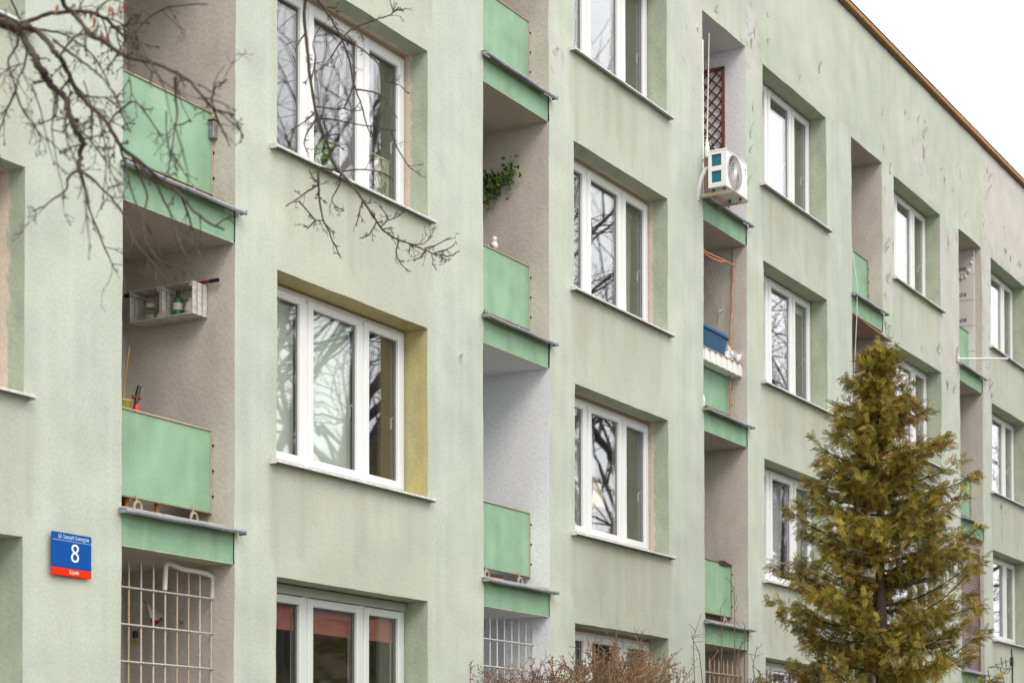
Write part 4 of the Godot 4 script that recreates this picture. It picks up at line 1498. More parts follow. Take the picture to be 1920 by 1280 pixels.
# a tub-like body: rounded rectangles (height, length share, width) stacked and joined
func rounded(mb: MB, o: Vector3, rings: Array, l: float) -> void:
	var n := 24
	var pts := []
	for q in rings:
		var ring := []
		for k in n:
			var a := TAU * k / n
			var c := cos(a)
			var s := sin(a)
			ring.append(o + Vector3(signf(c) * pow(absf(c), 0.45) * l * q[1] * 0.5, q[0], -signf(s) * pow(absf(s), 0.45) * q[2] * 0.5))
		pts.append(ring)
	for i in rings.size() - 1:
		for k in n:
			mb.quad(pts[i][k], pts[i][(k + 1) % n], pts[i + 1][(k + 1) % n], pts[i + 1][k])
	for k in range(1, n - 1):
		mb.tri(pts[0][0], pts[0][k + 1], pts[0][k])
		mb.tri(pts[-1][0], pts[-1][k], pts[-1][k + 1])

func aircon(x2: float) -> void:
	var zf := 0.40
	var zb := 0.15
	var a := pz(1361, 280, zf)
	var b := pz(1400.6, 302, zf)
	var x0 := a.x
	var x1 := maxf(b.x, x0 + 0.55)
	var y1 := (a.y + b.y) / 2
	var y0 := y1 - 0.485
	var t := thing("air_conditioner", "white outdoor air conditioner unit on steel brackets at the top loggia", "air conditioner", Vector3((x0 + x1) / 2, y0 - 0.06, (zf + zb) / 2))
	var mb := MB.new()
	mb.col = Color(0.74, 0.74, 0.73)
	# casing as panels so that the side openings are real
	mb.cbox(Vector3((x0 + x1) / 2, y1 - 0.012, (zf + zb) / 2), Vector3(x1 - x0 + 0.012, 0.024, zf - zb + 0.012), 0.008)
	mb.cbox(Vector3((x0 + x1) / 2, y0 + 0.014, (zf + zb) / 2), Vector3(x1 - x0, 0.028, zf - zb), 0.006)
	mb.cbox(Vector3((x0 + x1) / 2, (y0 + y1) / 2, zb + 0.012), Vector3(x1 - x0 - 0.004, y1 - y0 - 0.05, 0.02), 0.004)
	mb.cbox(Vector3(x1 - 0.012, (y0 + y1) / 2, (zf + zb) / 2), Vector3(0.022, y1 - y0 - 0.05, zf - zb - 0.02), 0.004)
	var ym := (y0 + y1) / 2
	for q in [[y0 + 0.027, y0 + 0.062], [ym - 0.032, ym + 0.032], [y1 - 0.06, y1 - 0.023]]:
		mb.cbox(Vector3(x0 + 0.010, (q[0] + q[1]) / 2, (zf + zb) / 2), Vector3(0.02, q[1] - q[0], zf - zb - 0.008), 0.003)
	for q in [[zb + 0.004, zb + 0.05], [zf - 0.065, zf - 0.004]]:
		mb.cbox(Vector3(x0 + 0.0101, ym, (q[0] + q[1]) / 2), Vector3(0.0198, y1 - y0 - 0.05, q[1] - q[0]), 0.003)
	put(mb, "casing", M.plastic, t)
	mb = MB.new()
	mb.col = Color(0.008, 0.13, 0.19)
	mb.cbox(Vector3(x0 + 0.035, ym, (zf + zb) / 2), Vector3(0.02, y1 - y0 - 0.06, zf - zb - 0.03), 0.002)
	put(mb, "coil", M.plastic, t)
	# front with a round opening
	var fc := Vector3(x0 + (x1 - x0) * 0.42, ym, zf)
	var r := minf(0.225, (x1 - x0) * 0.40)
	mb = MB.new()
	mb.col = Color(0.76, 0.76, 0.76)
	var ns := 32
	for k in ns:
		var a0 := TAU * k / ns
		var a1 := TAU * (k + 1) / ns
		var q := []
		for an in [a0, a1]:
			var d := Vector2(cos(an), sin(an))
			var bx := (x1 - fc.x - 0.0) if d.x > 0 else (fc.x - x0)
			var by := (y1 - y0) / 2 - 0.02
			var s := minf(bx / maxf(absf(d.x), 1e-4), by / maxf(absf(d.y), 1e-4))
			q.append(fc + Vector3(d.x * r, d.y * r, 0))
			q.append(fc + Vector3(d.x * s, d.y * s, 0))
		mb.quad(q[0], q[1], q[3], q[2])
		mb.quad(q[0], q[2], q[2] + Vector3(0, 0, -0.04), q[0] + Vector3(0, 0, -0.04))
	for sx in [[x0, -1], [x1, 1]]:
		for sy in [-1, 1]:
			var cn := Vector3(sx[0], fc.y + sy * ((y1 - y0) / 2 - 0.02), zf)
			var bx := absf(cn.x - fc.x)
			var by := absf(cn.y - fc.y)
			var best := []
			for k in ns + 1:
				var an := TAU * k / ns
				var d := Vector2(cos(an), sin(an))
				if d.x * sx[1] <= 0 or d.y * sy <= 0: continue
				var s := minf(bx / maxf(absf(d.x), 1e-4), by / maxf(absf(d.y), 1e-4))
				best.append(fc + Vector3(d.x * s, d.y * s, -0.001))
			for k in best.size() - 1:
				mb.tri(cn + Vector3(0, 0, -0.001), best[k], best[k + 1])
	put(mb, "front_panel", M.plastic, t)
	mb = MB.new()
	mb.col = Color(0.20, 0.20, 0.21)
	mb.lathe(fc + Vector3(0, 0, -0.07), [Vector2(r * 1.02, 0.0), Vector2(0.001, 0.001)], 24, Basis(Vector3(1, 0, 0), PI / 2))
	put(mb, "fan_well", M.plastic, t)
	for k in 3:
		mb = MB.new()
		mb.col = Color(0.33, 0.33, 0.35)
		var a0 := TAU * k / 3.0
		var p0 := fc + Vector3(cos(a0) * 0.04, sin(a0) * 0.04, -0.05)
		mb.quad(p0, fc + Vector3(cos(a0) * r * 0.92, sin(a0) * r * 0.92, -0.06), fc + Vector3(cos(a0 + 1.1) * r * 0.92, sin(a0 + 1.1) * r * 0.92, -0.025), fc + Vector3(cos(a0 + 1.3) * 0.04, sin(a0 + 1.3) * 0.04, -0.03))
		put(mb, "fan_blade", M.plastic, t)
	mb = MB.new()
	mb.col = Color(0.62, 0.62, 0.63)
	for k in 30:          # swirling guard wires
		var a0 := TAU * k / 30.0
		var w := []
		for s in 6:
			var u := s / 5.0
			w.append(fc + Vector3(cos(a0 + 0.7 * u) * lerpf(0.03, r, u), sin(a0 + 0.7 * u) * lerpf(0.03, r, u), 0.008))
		mb.tube(w, [0.0042], 4)
	for rr in [0.35, 0.65, 0.99]:
		var w := []
		for s in 33:
			w.append(fc + Vector3(cos(TAU * s / 32.0) * r * rr, sin(TAU * s / 32.0) * r * rr, 0.006))
		mb.tube(w, [0.004], 4, false)
	put(mb, "fan_guard", M.plastic, t)
	mb = MB.new()
	mb.col = Color(0.78, 0.78, 0.78)
	mb.lathe(fc + Vector3(0, 0, 0.004), [Vector2(0.042, 0.0), Vector2(0.04, 0.008), Vector2(0.001, 0.012)], 14, Basis(Vector3(1, 0, 0), PI / 2))
	put(mb, "hub_cap", M.plastic, t)
	mb = MB.new()
	mb.col = Color(0.03, 0.03, 0.03)
	var lx := x1 - 0.05
	mb.box(Vector3(lx, y1 - 0.11, zf + 0.0012), Vector3(0.02, 0.035, 0.002))
	mb.box(Vector3(lx, y1 - 0.16, zf + 0.0012), Vector3(0.016, 0.012, 0.002))
	put(mb, "emblem", M.plastic, t)
	# brackets from the slab edge
	for bx in [x0 + 0.07, x1 - 0.10]:
		mb = MB.new()
		mb.col = Color(0.42, 0.38, 0.30)
		var yb := y0 - 0.045
		mb.cbox(Vector3(bx, yb, 0.13), Vector3(0.035, 0.012, 0.66), 0.003)
		mb.cbox(Vector3(bx - 0.015, yb - 0.02, 0.13), Vector3(0.006, 0.04, 0.66), 0.002)
		mb.cbox(Vector3(bx, (yb + 8.19) / 2 - 0.005, -0.14), Vector3(0.03, maxf(yb - 8.19, 0.03), 0.05), 0.003)
		put(mb, "bracket", M.metal, t)
		for zz in [zb + 0.05, zf - 0.05]:
			mb = MB.new()
			mb.col = Color(0.06, 0.06, 0.06)
			mb.lathe(Vector3(bx, yb + 0.005, zz), [Vector2(0.02, 0.0), Vector2(0.022, 0.02), Vector2(0.018, 0.041), Vector2(0.001, 0.042)], 8)
			put(mb, "rubber_foot", M.plastic, t)
	mb = MB.new()
	mb.col = Color(0.66, 0.66, 0.66)
	mb.tube([Vector3(x0 + 0.10, y0 + 0.30, zb + 0.02), Vector3(x0 + 0.07, y0 + 0.28, zb - 0.06), Vector3(x0 + 0.04, y0 + 0.15, zb - 0.12), Vector3(x0 + 0.04, y0 - 0.1, zb - 0.16), Vector3(x0 + 0.05, y0 - 0.15, -0.2)], [0.03], 8)
	put(mb, "pipe", M.cloth, t)

# ------------------------------------------------------------------ behind the panes
func blind(b: int, f: int, k: int, y_from_top: float, col: Color) -> void:
	var s: Array = [[0.10, 0.72], [0.86, 1.63], [1.77, 2.35]][k]
	var x0: float = b * PT + s[0]
	var x1: float = b * PT + s[1]
	var yt := (f - 1) * FH + wdy(b, f) + 2.24
	var t := thing("roller_blind", "roller blind behind the window", "blind", Vector3((x0 + x1) / 2, yt - y_from_top, -0.35))
	var mb := MB.new()
	mb.col = col
	mb.cbox(Vector3((x0 + x1) / 2, yt - y_from_top / 2, -0.343), Vector3(x1 - x0, y_from_top, 0.003), 0.001)
	put(mb, "fabric", M.cloth, t)
	mb = MB.new()
	mb.col = col * 0.9
	mb.tube([Vector3(x0, yt, -0.35), Vector3(x1, yt, -0.35)], [0.016], 8)
	mb.cbox(Vector3((x0 + x1) / 2, yt - y_from_top, -0.343), Vector3(x1 - x0, 0.018, 0.008), 0.002)
	put(mb, "roller", M.cloth, t)
	mb = MB.new()
	mb.col = Color(0.6, 0.58, 0.5)
	mb.tube([Vector3(x1 - 0.05, yt, -0.345), Vector3(x1 - 0.05, yt - 1.25, -0.345)], [0.003], 4)
	put(mb, "cord", M.cloth, t)
	var names := ["left", "middle", "right"]
	t.set_meta("group", "roller blinds behind the panes")
	t.set_meta("label", BLABEL.get("%d,%d" % [b, f], "roller blind behind the window"))

const BLABEL := {"0,1": "terracotta roller blind half lowered behind the grey framed ground floor window", "2,3": "pale green roller blind rolled up behind the pane beside the conifer top", "4,2": "pale blind behind the lowest visible pane beside the aerial"}

func slat_blind(b: int, f: int, k: int, label: String) -> void:
	var s: Array = [[0.10, 0.72], [0.86, 1.63], [1.77, 2.35]][k]
	var x0: float = b * PT + s[0]
	var x1: float = b * PT + s[1]
	var yo := (f - 1) * FH + wdy(b, f)
	var t := thing("venetian_blind", label, "blind", Vector3((x0 + x1) / 2, yo + 0.78, -0.36), "venetian blinds of the yellow window")
	var mb := MB.new()
	mb.col = Color(0.66, 0.74, 0.66)
	var y := yo + 0.79
	while y < (yo + 2.18 if k < 2 else yo + 1.42):
		mb.box(Vector3((x0 + x1) / 2, y, -0.365), Vector3(x1 - x0, 0.0015, 0.026), Basis(Vector3(1, 0, 0), 1.12 if k < 2 else 0.8))
		y += 0.021
	var o := put(mb, "slats", M.plastic, t)
	o.set_meta("kind", "stuff")
	mb = MB.new()
	mb.col = Color(0.7, 0.74, 0.7)
	mb.cbox(Vector3((x0 + x1) / 2, yo + 2.20, -0.362), Vector3(x1 - x0, 0.03, 0.03), 0.004)
	put(mb, "head_rail", M.plastic, t)
	mb = MB.new()
	mb.col = Color(0.7, 0.7, 0.66)
	for u in [0.15, 0.85]:
		mb.tube([Vector3(lerpf(x0, x1, u), yo + 2.19, -0.348), Vector3(lerpf(x0, x1, u), yo + 0.80, -0.348)], [0.002], 4)
	mb.tube([Vector3(x1 - 0.06, yo + 2.19, -0.342), Vector3(x1 - 0.055, yo + 1.25, -0.342)], [0.004], 4)
	put(mb, "cord", M.plastic, t)

func bush_plant(called: String, label: String, at: Vector3, h: float, spread: float, n: int, c0: Color, c1: Color, ls: float) -> void:
	var t := thing(called, label, "plant", at)
	var mb := MB.new()
	mb.col = Color(0.3, 0.14, 0.08)
	mb.lathe(at, [Vector2(0.001, 0), Vector2(0.06, 0.001), Vector2(0.085, 0.14), Vector2(0.075, 0.14), Vector2(0.001, 0.12)])
	put(mb, "pot", M.plastic, t)
	mb = MB.new()
	for k in n:
		var a := rng.randf() * TAU
		var u := sqrt(rng.randf())
		var p := at + Vector3(cos(a) * spread * u, 0.14 + rng.randf() * h, sin(a) * spread * u * 0.6)
		mb.col = c0.lerp(c1, rng.randf())
		leaf(mb, p, (rdir() + Vector3(cos(a), 0.3, sin(a))).normalized(), rdir(), ls * rng.randf_range(0.7, 1.3), ls * 0.5)
	put(mb, "foliage", M.leaf, t)
	mb = MB.new()
	mb.col = Color(0.07, 0.09, 0.03)
	for k in 5:
		var a := TAU * k / 5.0
		mb.tube([at + Vector3(0, 0.12, 0), at + Vector3(cos(a) * spread * 0.4, 0.14 + h * 0.6, sin(a) * spread * 0.25), at + Vector3(cos(a) * spread * 0.7, 0.14 + h * 0.9, sin(a) * spread * 0.4)], [0.006, 0.005, 0.003], 4)
	put(mb, "stems", M.bark, t)

func ledge(b: int, f: int) -> float:      # inner window board; plants and lamps stand on it
	var yo := (f - 1) * FH + wdy(b, f)
	var mb := MB.new()
	mb.col = Color(0.62, 0.62, 0.6)
	mb.cbox(Vector3(b * PT + WW / 2, yo + 0.715, -0.46), Vector3(WW - 0.01, 0.03, 0.24), 0.005)
	put(mb, "window_board", M.plastic, building)
	return yo + 0.73

func window_things() -> void:
	for k in 3:
		if k < 2: slat_blind(0, 2, k, ["pale green venetian blind in the left sash of the yellow reveal window", "pale green venetian blind in the middle sash of the yellow reveal window", "pale green venetian blind in the right sash beside the yellow jamb"][k])
		blind(0, 1, k, 0.30, Color(0.35, 0.125, 0.095))
	blind(2, 3, 2, 0.13, Color(0.5, 0.6, 0.5))
	blind(4, 2, 2, 0.18, Color(0.5, 0.6, 0.5))
	var y := ledge(0, 1)
	bush_plant("window_plant", "leafy house plant behind the middle pane of the ground floor window", Vector3(1.15, y, -0.47), 0.55, 0.20, 90, Color(0.03, 0.07, 0.03), Color(0.14, 0.22, 0.07), 0.10)
	bush_plant("window_plant", "small house plant behind the left pane under the terracotta blind", Vector3(0.55, y, -0.47), 0.45, 0.14, 50, Color(0.03, 0.06, 0.02), Color(0.16, 0.18, 0.07), 0.09)
	y = ledge(0, 3)
	bush_plant("window_plant", "bright green house plant behind the window with hanging twigs", Vector3(1.22, y, -0.45), 0.30, 0.16, 70, Color(0.10, 0.24, 0.02), Color(0.28, 0.50, 0.05), 0.11)
	bush_plant("window_plant", "olive green house plant beside the bright green one", Vector3(0.98, y, -0.46), 0.32, 0.08, 36, Color(0.10, 0.12, 0.02), Color(0.18, 0.2, 0.03), 0.09)
	curtain("window_curtain", "grey sheer curtain in the window with hanging twigs", 1.55, 2.12, 2 * FH + 0.74, 2 * FH + 2.2, -0.44, 3.0, 0.02, Color(0.42, 0.43, 0.46))
	var t := curtain("window_curtain", "beige half curtain with dark leaf print in the twig window", 2.12, 2.38, 2 * FH + 0.74, 2 * FH + 1.27, -0.42, 1.2, 0.012, Color(0.55, 0.54, 0.40))
	var mb := MB.new()
	mb.col = Color(0.06, 0.08, 0.04)
	for k in 26:
		var p := Vector3(rng.randf_range(2.16, 2.35), 2 * FH + rng.randf_range(0.8, 1.24), -0.395)
		leaf(mb, p, Vector3(rng.randf_range(-0.5, 0.5), 1, 0).normalized(), Vector3(0, 0, 1), 0.05, 0.035)
	put(mb, "leaf_print", M.cloth, t)
	# bay 1
	y = ledge(1, 2)
	var lc := pz(1112, 945, -0.50)
	t = thing("table_lamp", "cream conical table lamp shade behind the middle pane", "lamp", Vector3(lc.x, y, -0.50))
	mb = MB.new()
	mb.col = Color(0.62, 0.54, 0.33)
	var ly := pz(1112, 953, -0.50).y
	mb.lathe(Vector3(lc.x, ly, -0.50), [Vector2(0.15, 0), Vector2(0.09, 0.30)], 20)
	put(mb, "lamp_shade", M.cloth, t)
	mb = MB.new()
	mb.col = Color(0.3, 0.25, 0.2)
	mb.lathe(Vector3(lc.x, y, -0.50), [Vector2(0.001, 0), Vector2(0.07, 0.001), Vector2(0.06, 0.02), Vector2(0.015, 0.04), Vector2(0.012, ly - y + 0.2)], 10)
	put(mb, "stand", M.plastic, t)
	curtain("window_curtain", "sheer pale curtain behind the cream lamp shade", PT + 1.10, PT + 1.66, FH + 0.74, FH + 2.2, -0.62, 3.5, 0.03, Color(0.40, 0.45, 0.42))
	curtain("window_curtain", "narrow pale green curtain behind the pane beside the lamp", PT + 2.02, PT + 2.26, FH + 0.74, FH + 1.75, -0.56, 2.0, 0.02, Color(0.40, 0.52, 0.36))
	curtain("window_curtain", "olive curtain at the edge of the window above the lamp", PT + 2.16, PT + 2.42, 2 * FH + 0.74, 2 * FH + 2.2, -0.50, 2.0, 0.025, Color(0.36, 0.33, 0.2))
	# bay 2
	curtain("window_curtain", "long grey sheer curtain behind the window beside the conifer", 2 * PT + 0.15, 2 * PT + 1.62, FH + 0.74, FH + 2.2, -0.42, 6.0, 0.03, Color(0.55, 0.58, 0.60))
	curtain("window_curtain", "grey sheer curtain in the right sash beside the conifer", 2 * PT + 1.78, 2 * PT + 2.36, FH + 0.74, FH + 2.2, -0.42, 3.0, 0.03, Color(0.45, 0.48, 0.50))
	curtain("window_curtain", "pale curtain drawn back behind the top floor window beside the trellis loggia", 2 * PT + 2.0, 2 * PT + 2.36, 3 * FH + 0.74, 3 * FH + 2.2, -0.46, 2.0, 0.03, Color(0.4, 0.46, 0.36))
	curtain("window_curtain", "green curtain behind the top floor window left of the printed boards", 3 * PT + 2.0, 3 * PT + 2.38, 3 * FH + 0.74, 3 * FH + 2.2, -0.46, 2.0, 0.03, Color(0.38, 0.45, 0.34))
	curtain("window_curtain", "cream curtain behind the third floor window past the printed boards", 4 * PT + 2.1, 4 * PT + 2.38, 2 * FH + 0.74, 2 * FH + 2.2, -0.46, 2.0, 0.03, Color(0.6, 0.56, 0.46))
	curtain("window_curtain", "grey green curtain behind the third floor window beside the conifer tip", 3 * PT + 1.9, 3 * PT + 2.38, 2 * FH + 0.74, 2 * FH + 2.2, -0.46, 2.0, 0.03, Color(0.36, 0.40, 0.34))
	# white bars over the ground floor window behind the shrubs
	var xs := []
	for k in 12:
		xs.append(2 * PT + 0.15 + k * 0.19)
	grille("security_grille", "white barred grille over the ground floor window behind the conifer", xs, 2 * PT + WW - 0.005, 2.05, -0.10, [2.0, 1.3, 0.8], 2 * PT + 0.005, 0.010, [Color(0.7, 0.68, 0.62)])

# ------------------------------------------------------------------ vegetation
func limb(mb: MB, p: Vector3, d: Vector3, l: float, r: float, lev: int, most: int, spread: float, up: float) -> void:
	var pts := [p]
	var rad := [r]
	var n := 4 if lev < 2 else 3
	var q := p
	var dd := d
	for k in n:
		dd = (dd + rdir() * 0.16 + Vector3(0, up, 0)).normalized()
		q += dd * l / n
		pts.append(q)
		rad.append(r * (1.0 - 0.45 * (k + 1) / n))
	mb.tube(pts, rad, 7 if lev == 0 else (5 if lev < 3 else 3), false)
	if lev >= most: return
	var kids := rng.randi_range(2, 3) if lev < 2 else rng.randi_range(2, 4)
	for k in kids:
		var u := rng.randf_range(0.35, 1.0) if k > 0 else 1.0
		var i := mini(int(u * n), n - 1)
		var s: Vector3 = pts[i].lerp(pts[i + 1], u * n - i)
		var nd := (dd + rdir() * spread).normalized()
		limb(mb, s, nd, l * rng.randf_range(0.55, 0.85), r * (0.52 if k > 0 else 0.6), lev + 1, most, spread, up)

func bare_tree(at: Vector3, h: float, label: String, seed_: int, most := 6) -> void:
	rng.seed = seed_
	var t := thing("bare_tree", label, "tree", at, "bare trees across the yard")
	var mb := MB.new()
	mb.col = Color(0.07, 0.06, 0.05)
	mb.tube([at, at + Vector3(0.05, h * 0.12, 0), at + Vector3(0.0, h * 0.25, 0.1)], [h * 0.018, h * 0.014, h * 0.012], 9)
	put(mb, "trunk", M.bark, t)
	mb = MB.new()
	mb.col = Color(0.055, 0.047, 0.04)
	for k in 5:
		var a := TAU * (k + rng.randf() * 0.6) / 5.0
		limb(mb, at + Vector3(0, h * (0.16 + 0.02 * k), 0.06), Vector3(cos(a) * 0.55, 1.0, sin(a) * 0.55).normalized(), h * 0.26, h * 0.009, 1, most, 0.75, 0.06)
	put(mb, "crown", M.bark, t)

func twig_line(mb: MB, pts: Array, r0: float, r1: float, side: float, n_side: int, lsz: float) -> void:
	# a branch through the given points, with small side twigs that carry buds
	var m := pts.size()
	var sm := []
	for i in m - 1:
		for k in 3:
			var a: Vector3 = pts[maxi(i - 1, 0)]
			var b: Vector3 = pts[i]
			var c: Vector3 = pts[i + 1]
			var d: Vector3 = pts[mini(i + 2, m - 1)]
			sm.append(b.cubic_interpolate(c, a, d, k / 3.0) + rdir() * r1 * 0.8)
	sm.append(pts[m - 1])
	var rad := []
	for i in sm.size():
		rad.append(lerpf(r0, r1, float(i) / (sm.size() - 1)) * rng.randf_range(0.9, 1.12))
	mb.tube(sm, rad, 6, true)
	for k in n_side:
		var u := rng.randf_range(0.12, 1.0)
		var i := mini(int(u * (sm.size() - 1)), sm.size() - 2)
		var p: Vector3 = sm[i]
		var dir: Vector3 = ((sm[i + 1] - p).normalized() + rdir() * 0.9).normalized()
		spur(mb, p, dir, lsz * rng.randf_range(0.3, 1.2), minf(r1 * 0.8, 0.0045), side, 2)

func spur(mb: MB, p: Vector3, d: Vector3, l: float, r: float, side: float, lev: int) -> void:
	var q := p
	var dd := d
	var pts := [p]
	for k in 3:
		dd = (dd + rdir() * 0.28 + Vector3(0, side, 0)).normalized()
		q += dd * l / 3.0
		pts.append(q)
	mb.tube(pts, [r, r * 0.9, r * 0.75, r * 0.5], 4, false)
	var bu := q + dd * r * 2.0
	mb.tube([q, bu, bu + dd * r * 2.2], [r * 0.6, r * 1.7, r * 0.3], 4, false)
	if lev > 0:
		for k in rng.randi_range(1, 3):
			spur(mb, pts[rng.randi_range(1, 3)], (dd + rdir() * 0.9).normalized(), l * rng.randf_range(0.3, 0.6), r * 0.75, side, lev - 1)

func trace(list: Array, depth: float, wob: float) -> Array:
	var o := []
	var w := rng.randf_range(-wob, wob)
	for k in list.size():
		o.append(pd(list[k][0], list[k][1], depth + w + wob * 0.8 * sin(k * 0.9 + w * 3.0)))
	return o

func overhanging_tree() -> void:
	rng.seed = 4242
	var base := Vector3(-9.9, GY, 5.7)
	var t := thing("overhanging_tree", "bare tree whose twigs hang in front of the facade", "tree", base)
	var mb := MB.new()
	mb.col = Color(0.085, 0.07, 0.055)
	mb.tube([base, base + Vector3(0.05, 2.0, 0), base + Vector3(0.1, 4.6, -0.1), base + Vector3(0.5, 7.2, -0.3), base + Vector3(0.9, 9.5, -0.5)], [0.21, 0.17, 0.14, 0.10, 0.05], 10)
	put(mb, "trunk", M.bark, t)
	mb = MB.new()
	mb.col = Color(0.075, 0.058, 0.047)
	var D := 9.2
	# limb from the trunk to where the branches enter the view
	var entry := pd(-40, 22, D)
	mb.tube([base + Vector3(0.1, 4.3, -0.1), base.lerp(entry, 0.4) + Vector3(0, 3.55, 0), entry, pd(0, 42, D), pd(20, 50, D)], [0.07, 0.055, 0.034, 0.026, 0.024], 8)
	var A := [
		[[0, 41], [20, 50], [35, 63], [48, 82], [62, 100], [70, 120], [76, 131], [88, 145], [98, 160], [115, 178], [122, 187], [128, 210], [134, 228], [142, 243], [150, 256], [156, 268], [151, 285], [149, 303], [150, 321]],
		[[35, 50], [50, 50], [62, 54], [75, 62], [88, 75], [100, 95], [110, 106], [120, 122], [131, 146], [150, 178], [165, 195], [185, 213], [203, 233], [223, 268], [247, 293], [282, 319], [301, 340], [340, 368], [364, 397], [395, 418], [420, 431]],
		[[42, 44], [55, 38], [75, 30], [106, 24], [135, 22], [160, 23], [175, 26], [195, 34], [212, 50], [229, 66], [245, 90]],
		[[117, -6], [122, 12], [142, 29], [155, 46], [166, 59], [179, 71], [200, 82], [225, 99], [240, 107], [280, 117], [320, 131], [350, 148], [370, 168], [385, 186], [399, 202], [418, 210], [440, 216]],
		[[20, 0], [30, 20], [38, 40], [45, 50]],
		[[328, 143], [329, 178], [331, 214], [326, 247], [321, 284], [313, 326]],
		[[150, 321], [170, 334], [195, 358], [225, 392], [250, 448], [277, 482], [315, 532]],
		[[150, 321], [140, 322], [126, 335], [124, 355], [100, 372], [83, 386], [60, 396]],
		[[152, 322], [158, 348], [167, 390], [182, 430], [200, 475], [212, 500]],
		[[30, 164], [20, 190], [11, 207], [0, 240], [-10, 265]],
		[[32, 62], [30, 85], [18, 105], [14, 120], [22, 145], [34, 188], [45, 209], [56, 224], [75, 252], [90, 267]],
		[[48, 82], [50, 100], [43, 128], [34, 145], [28, 165]],
		[[62, 54], [85, 57], [110, 60], [130, 70], [160, 90], [178, 110], [190, 130], [205, 160]],
		[[110, 106], [125, 85], [140, 70], [155, 55]],
		[[100, 75], [125, 95], [150, 112], [170, 128], [195, 150], [215, 180], [225, 205], [240, 240]],
		[[203, 233], [215, 215], [232, 200], [250, 190], [262, 198], [283, 228], [300, 255]],
		[[223, 268], [232, 300], [240, 330], [248, 365], [262, 395], [275, 420], [283, 440]],
		[[282, 319], [300, 360], [318, 400], [330, 440], [345, 475]],
		[[247, 293], [262, 330], [275, 370], [268, 410], [272, 450], [300, 490], [330, 500], [350, 515]],
		[[340, 368], [352, 400], [358, 430], [362, 460], [380, 480]],
		[[399, 202], [408, 225], [420, 250], [430, 275]],
		[[399, 202], [397, 180], [402, 165], [412, 160], [425, 148]],
		[[175, 26], [195, 6], [215, -5]],
		[[240, 107], [255, 60], [290, 25], [330, 10], [390, 8]],
		[[142, 29], [150, 10], [160, -8]],
		[[131, 146], [120, 160], [108, 180], [105, 210], [92, 226], [80, 228]],
		[[165, 195], [172, 215], [172, 245], [170, 272]]]
	for k in A.size():
		var r0: float = [0.020, 0.0165, 0.0105, 0.012][k] if k < 4 else 0.0065
		var r1: float = [0.011, 0.006, 0.007, 0.005][k] if k < 4 else 0.003
		var depth: float = D + [0.0, 0.0, 0.0, -0.5][k] if k < 4 else D + rng.randf_range(-0.3, 0.3)
		twig_line(mb, trace(A[k], depth, 0.10 if k < 4 else 0.18), r0, r1, -0.06, int(A[k].size() * 0.7) + 2, 0.15)
	# further twigs behind and before, softly out of focus
	for k in 14:
		var p0 := pd(rng.randf_range(-10, 330), rng.randf_range(-20, 250), rng.randf_range(7.6, 10.5))
		if p0.y < pd(0, 0, 9.0).y - 1.0: pass
		var px := (p0 - EYE)
		var along := Vector3(rng.randf_range(-0.2, 0.5), -1, rng.randf_range(-0.2, 0.5)).normalized()
		if px.x * 0.35 > 3.0: along.y *= 0.6
		spur(mb, p0, along, rng.randf_range(0.2, 0.45), 0.0045, -0.04, 2)
	# second limb, over the top of the view, with the twigs before the third floor window
	var D2 := 12.6
	mb.tube([base + Vector3(0.4, 6.8, -0.25), base + Vector3(2.5, 7.9, -1.0), pd(420, -330, D2), pd(520, -190, D2), pd(568, -60, D2), pd(572, 0, D2)], [0.06, 0.045, 0.028, 0.020, 0.014, 0.012], 7)
	mb.tube([pd(520, -190, D2), pd(570, -60, D2 + 0.1), pd(595, 0, D2 + 0.1)], [0.014, 0.011, 0.009], 6)
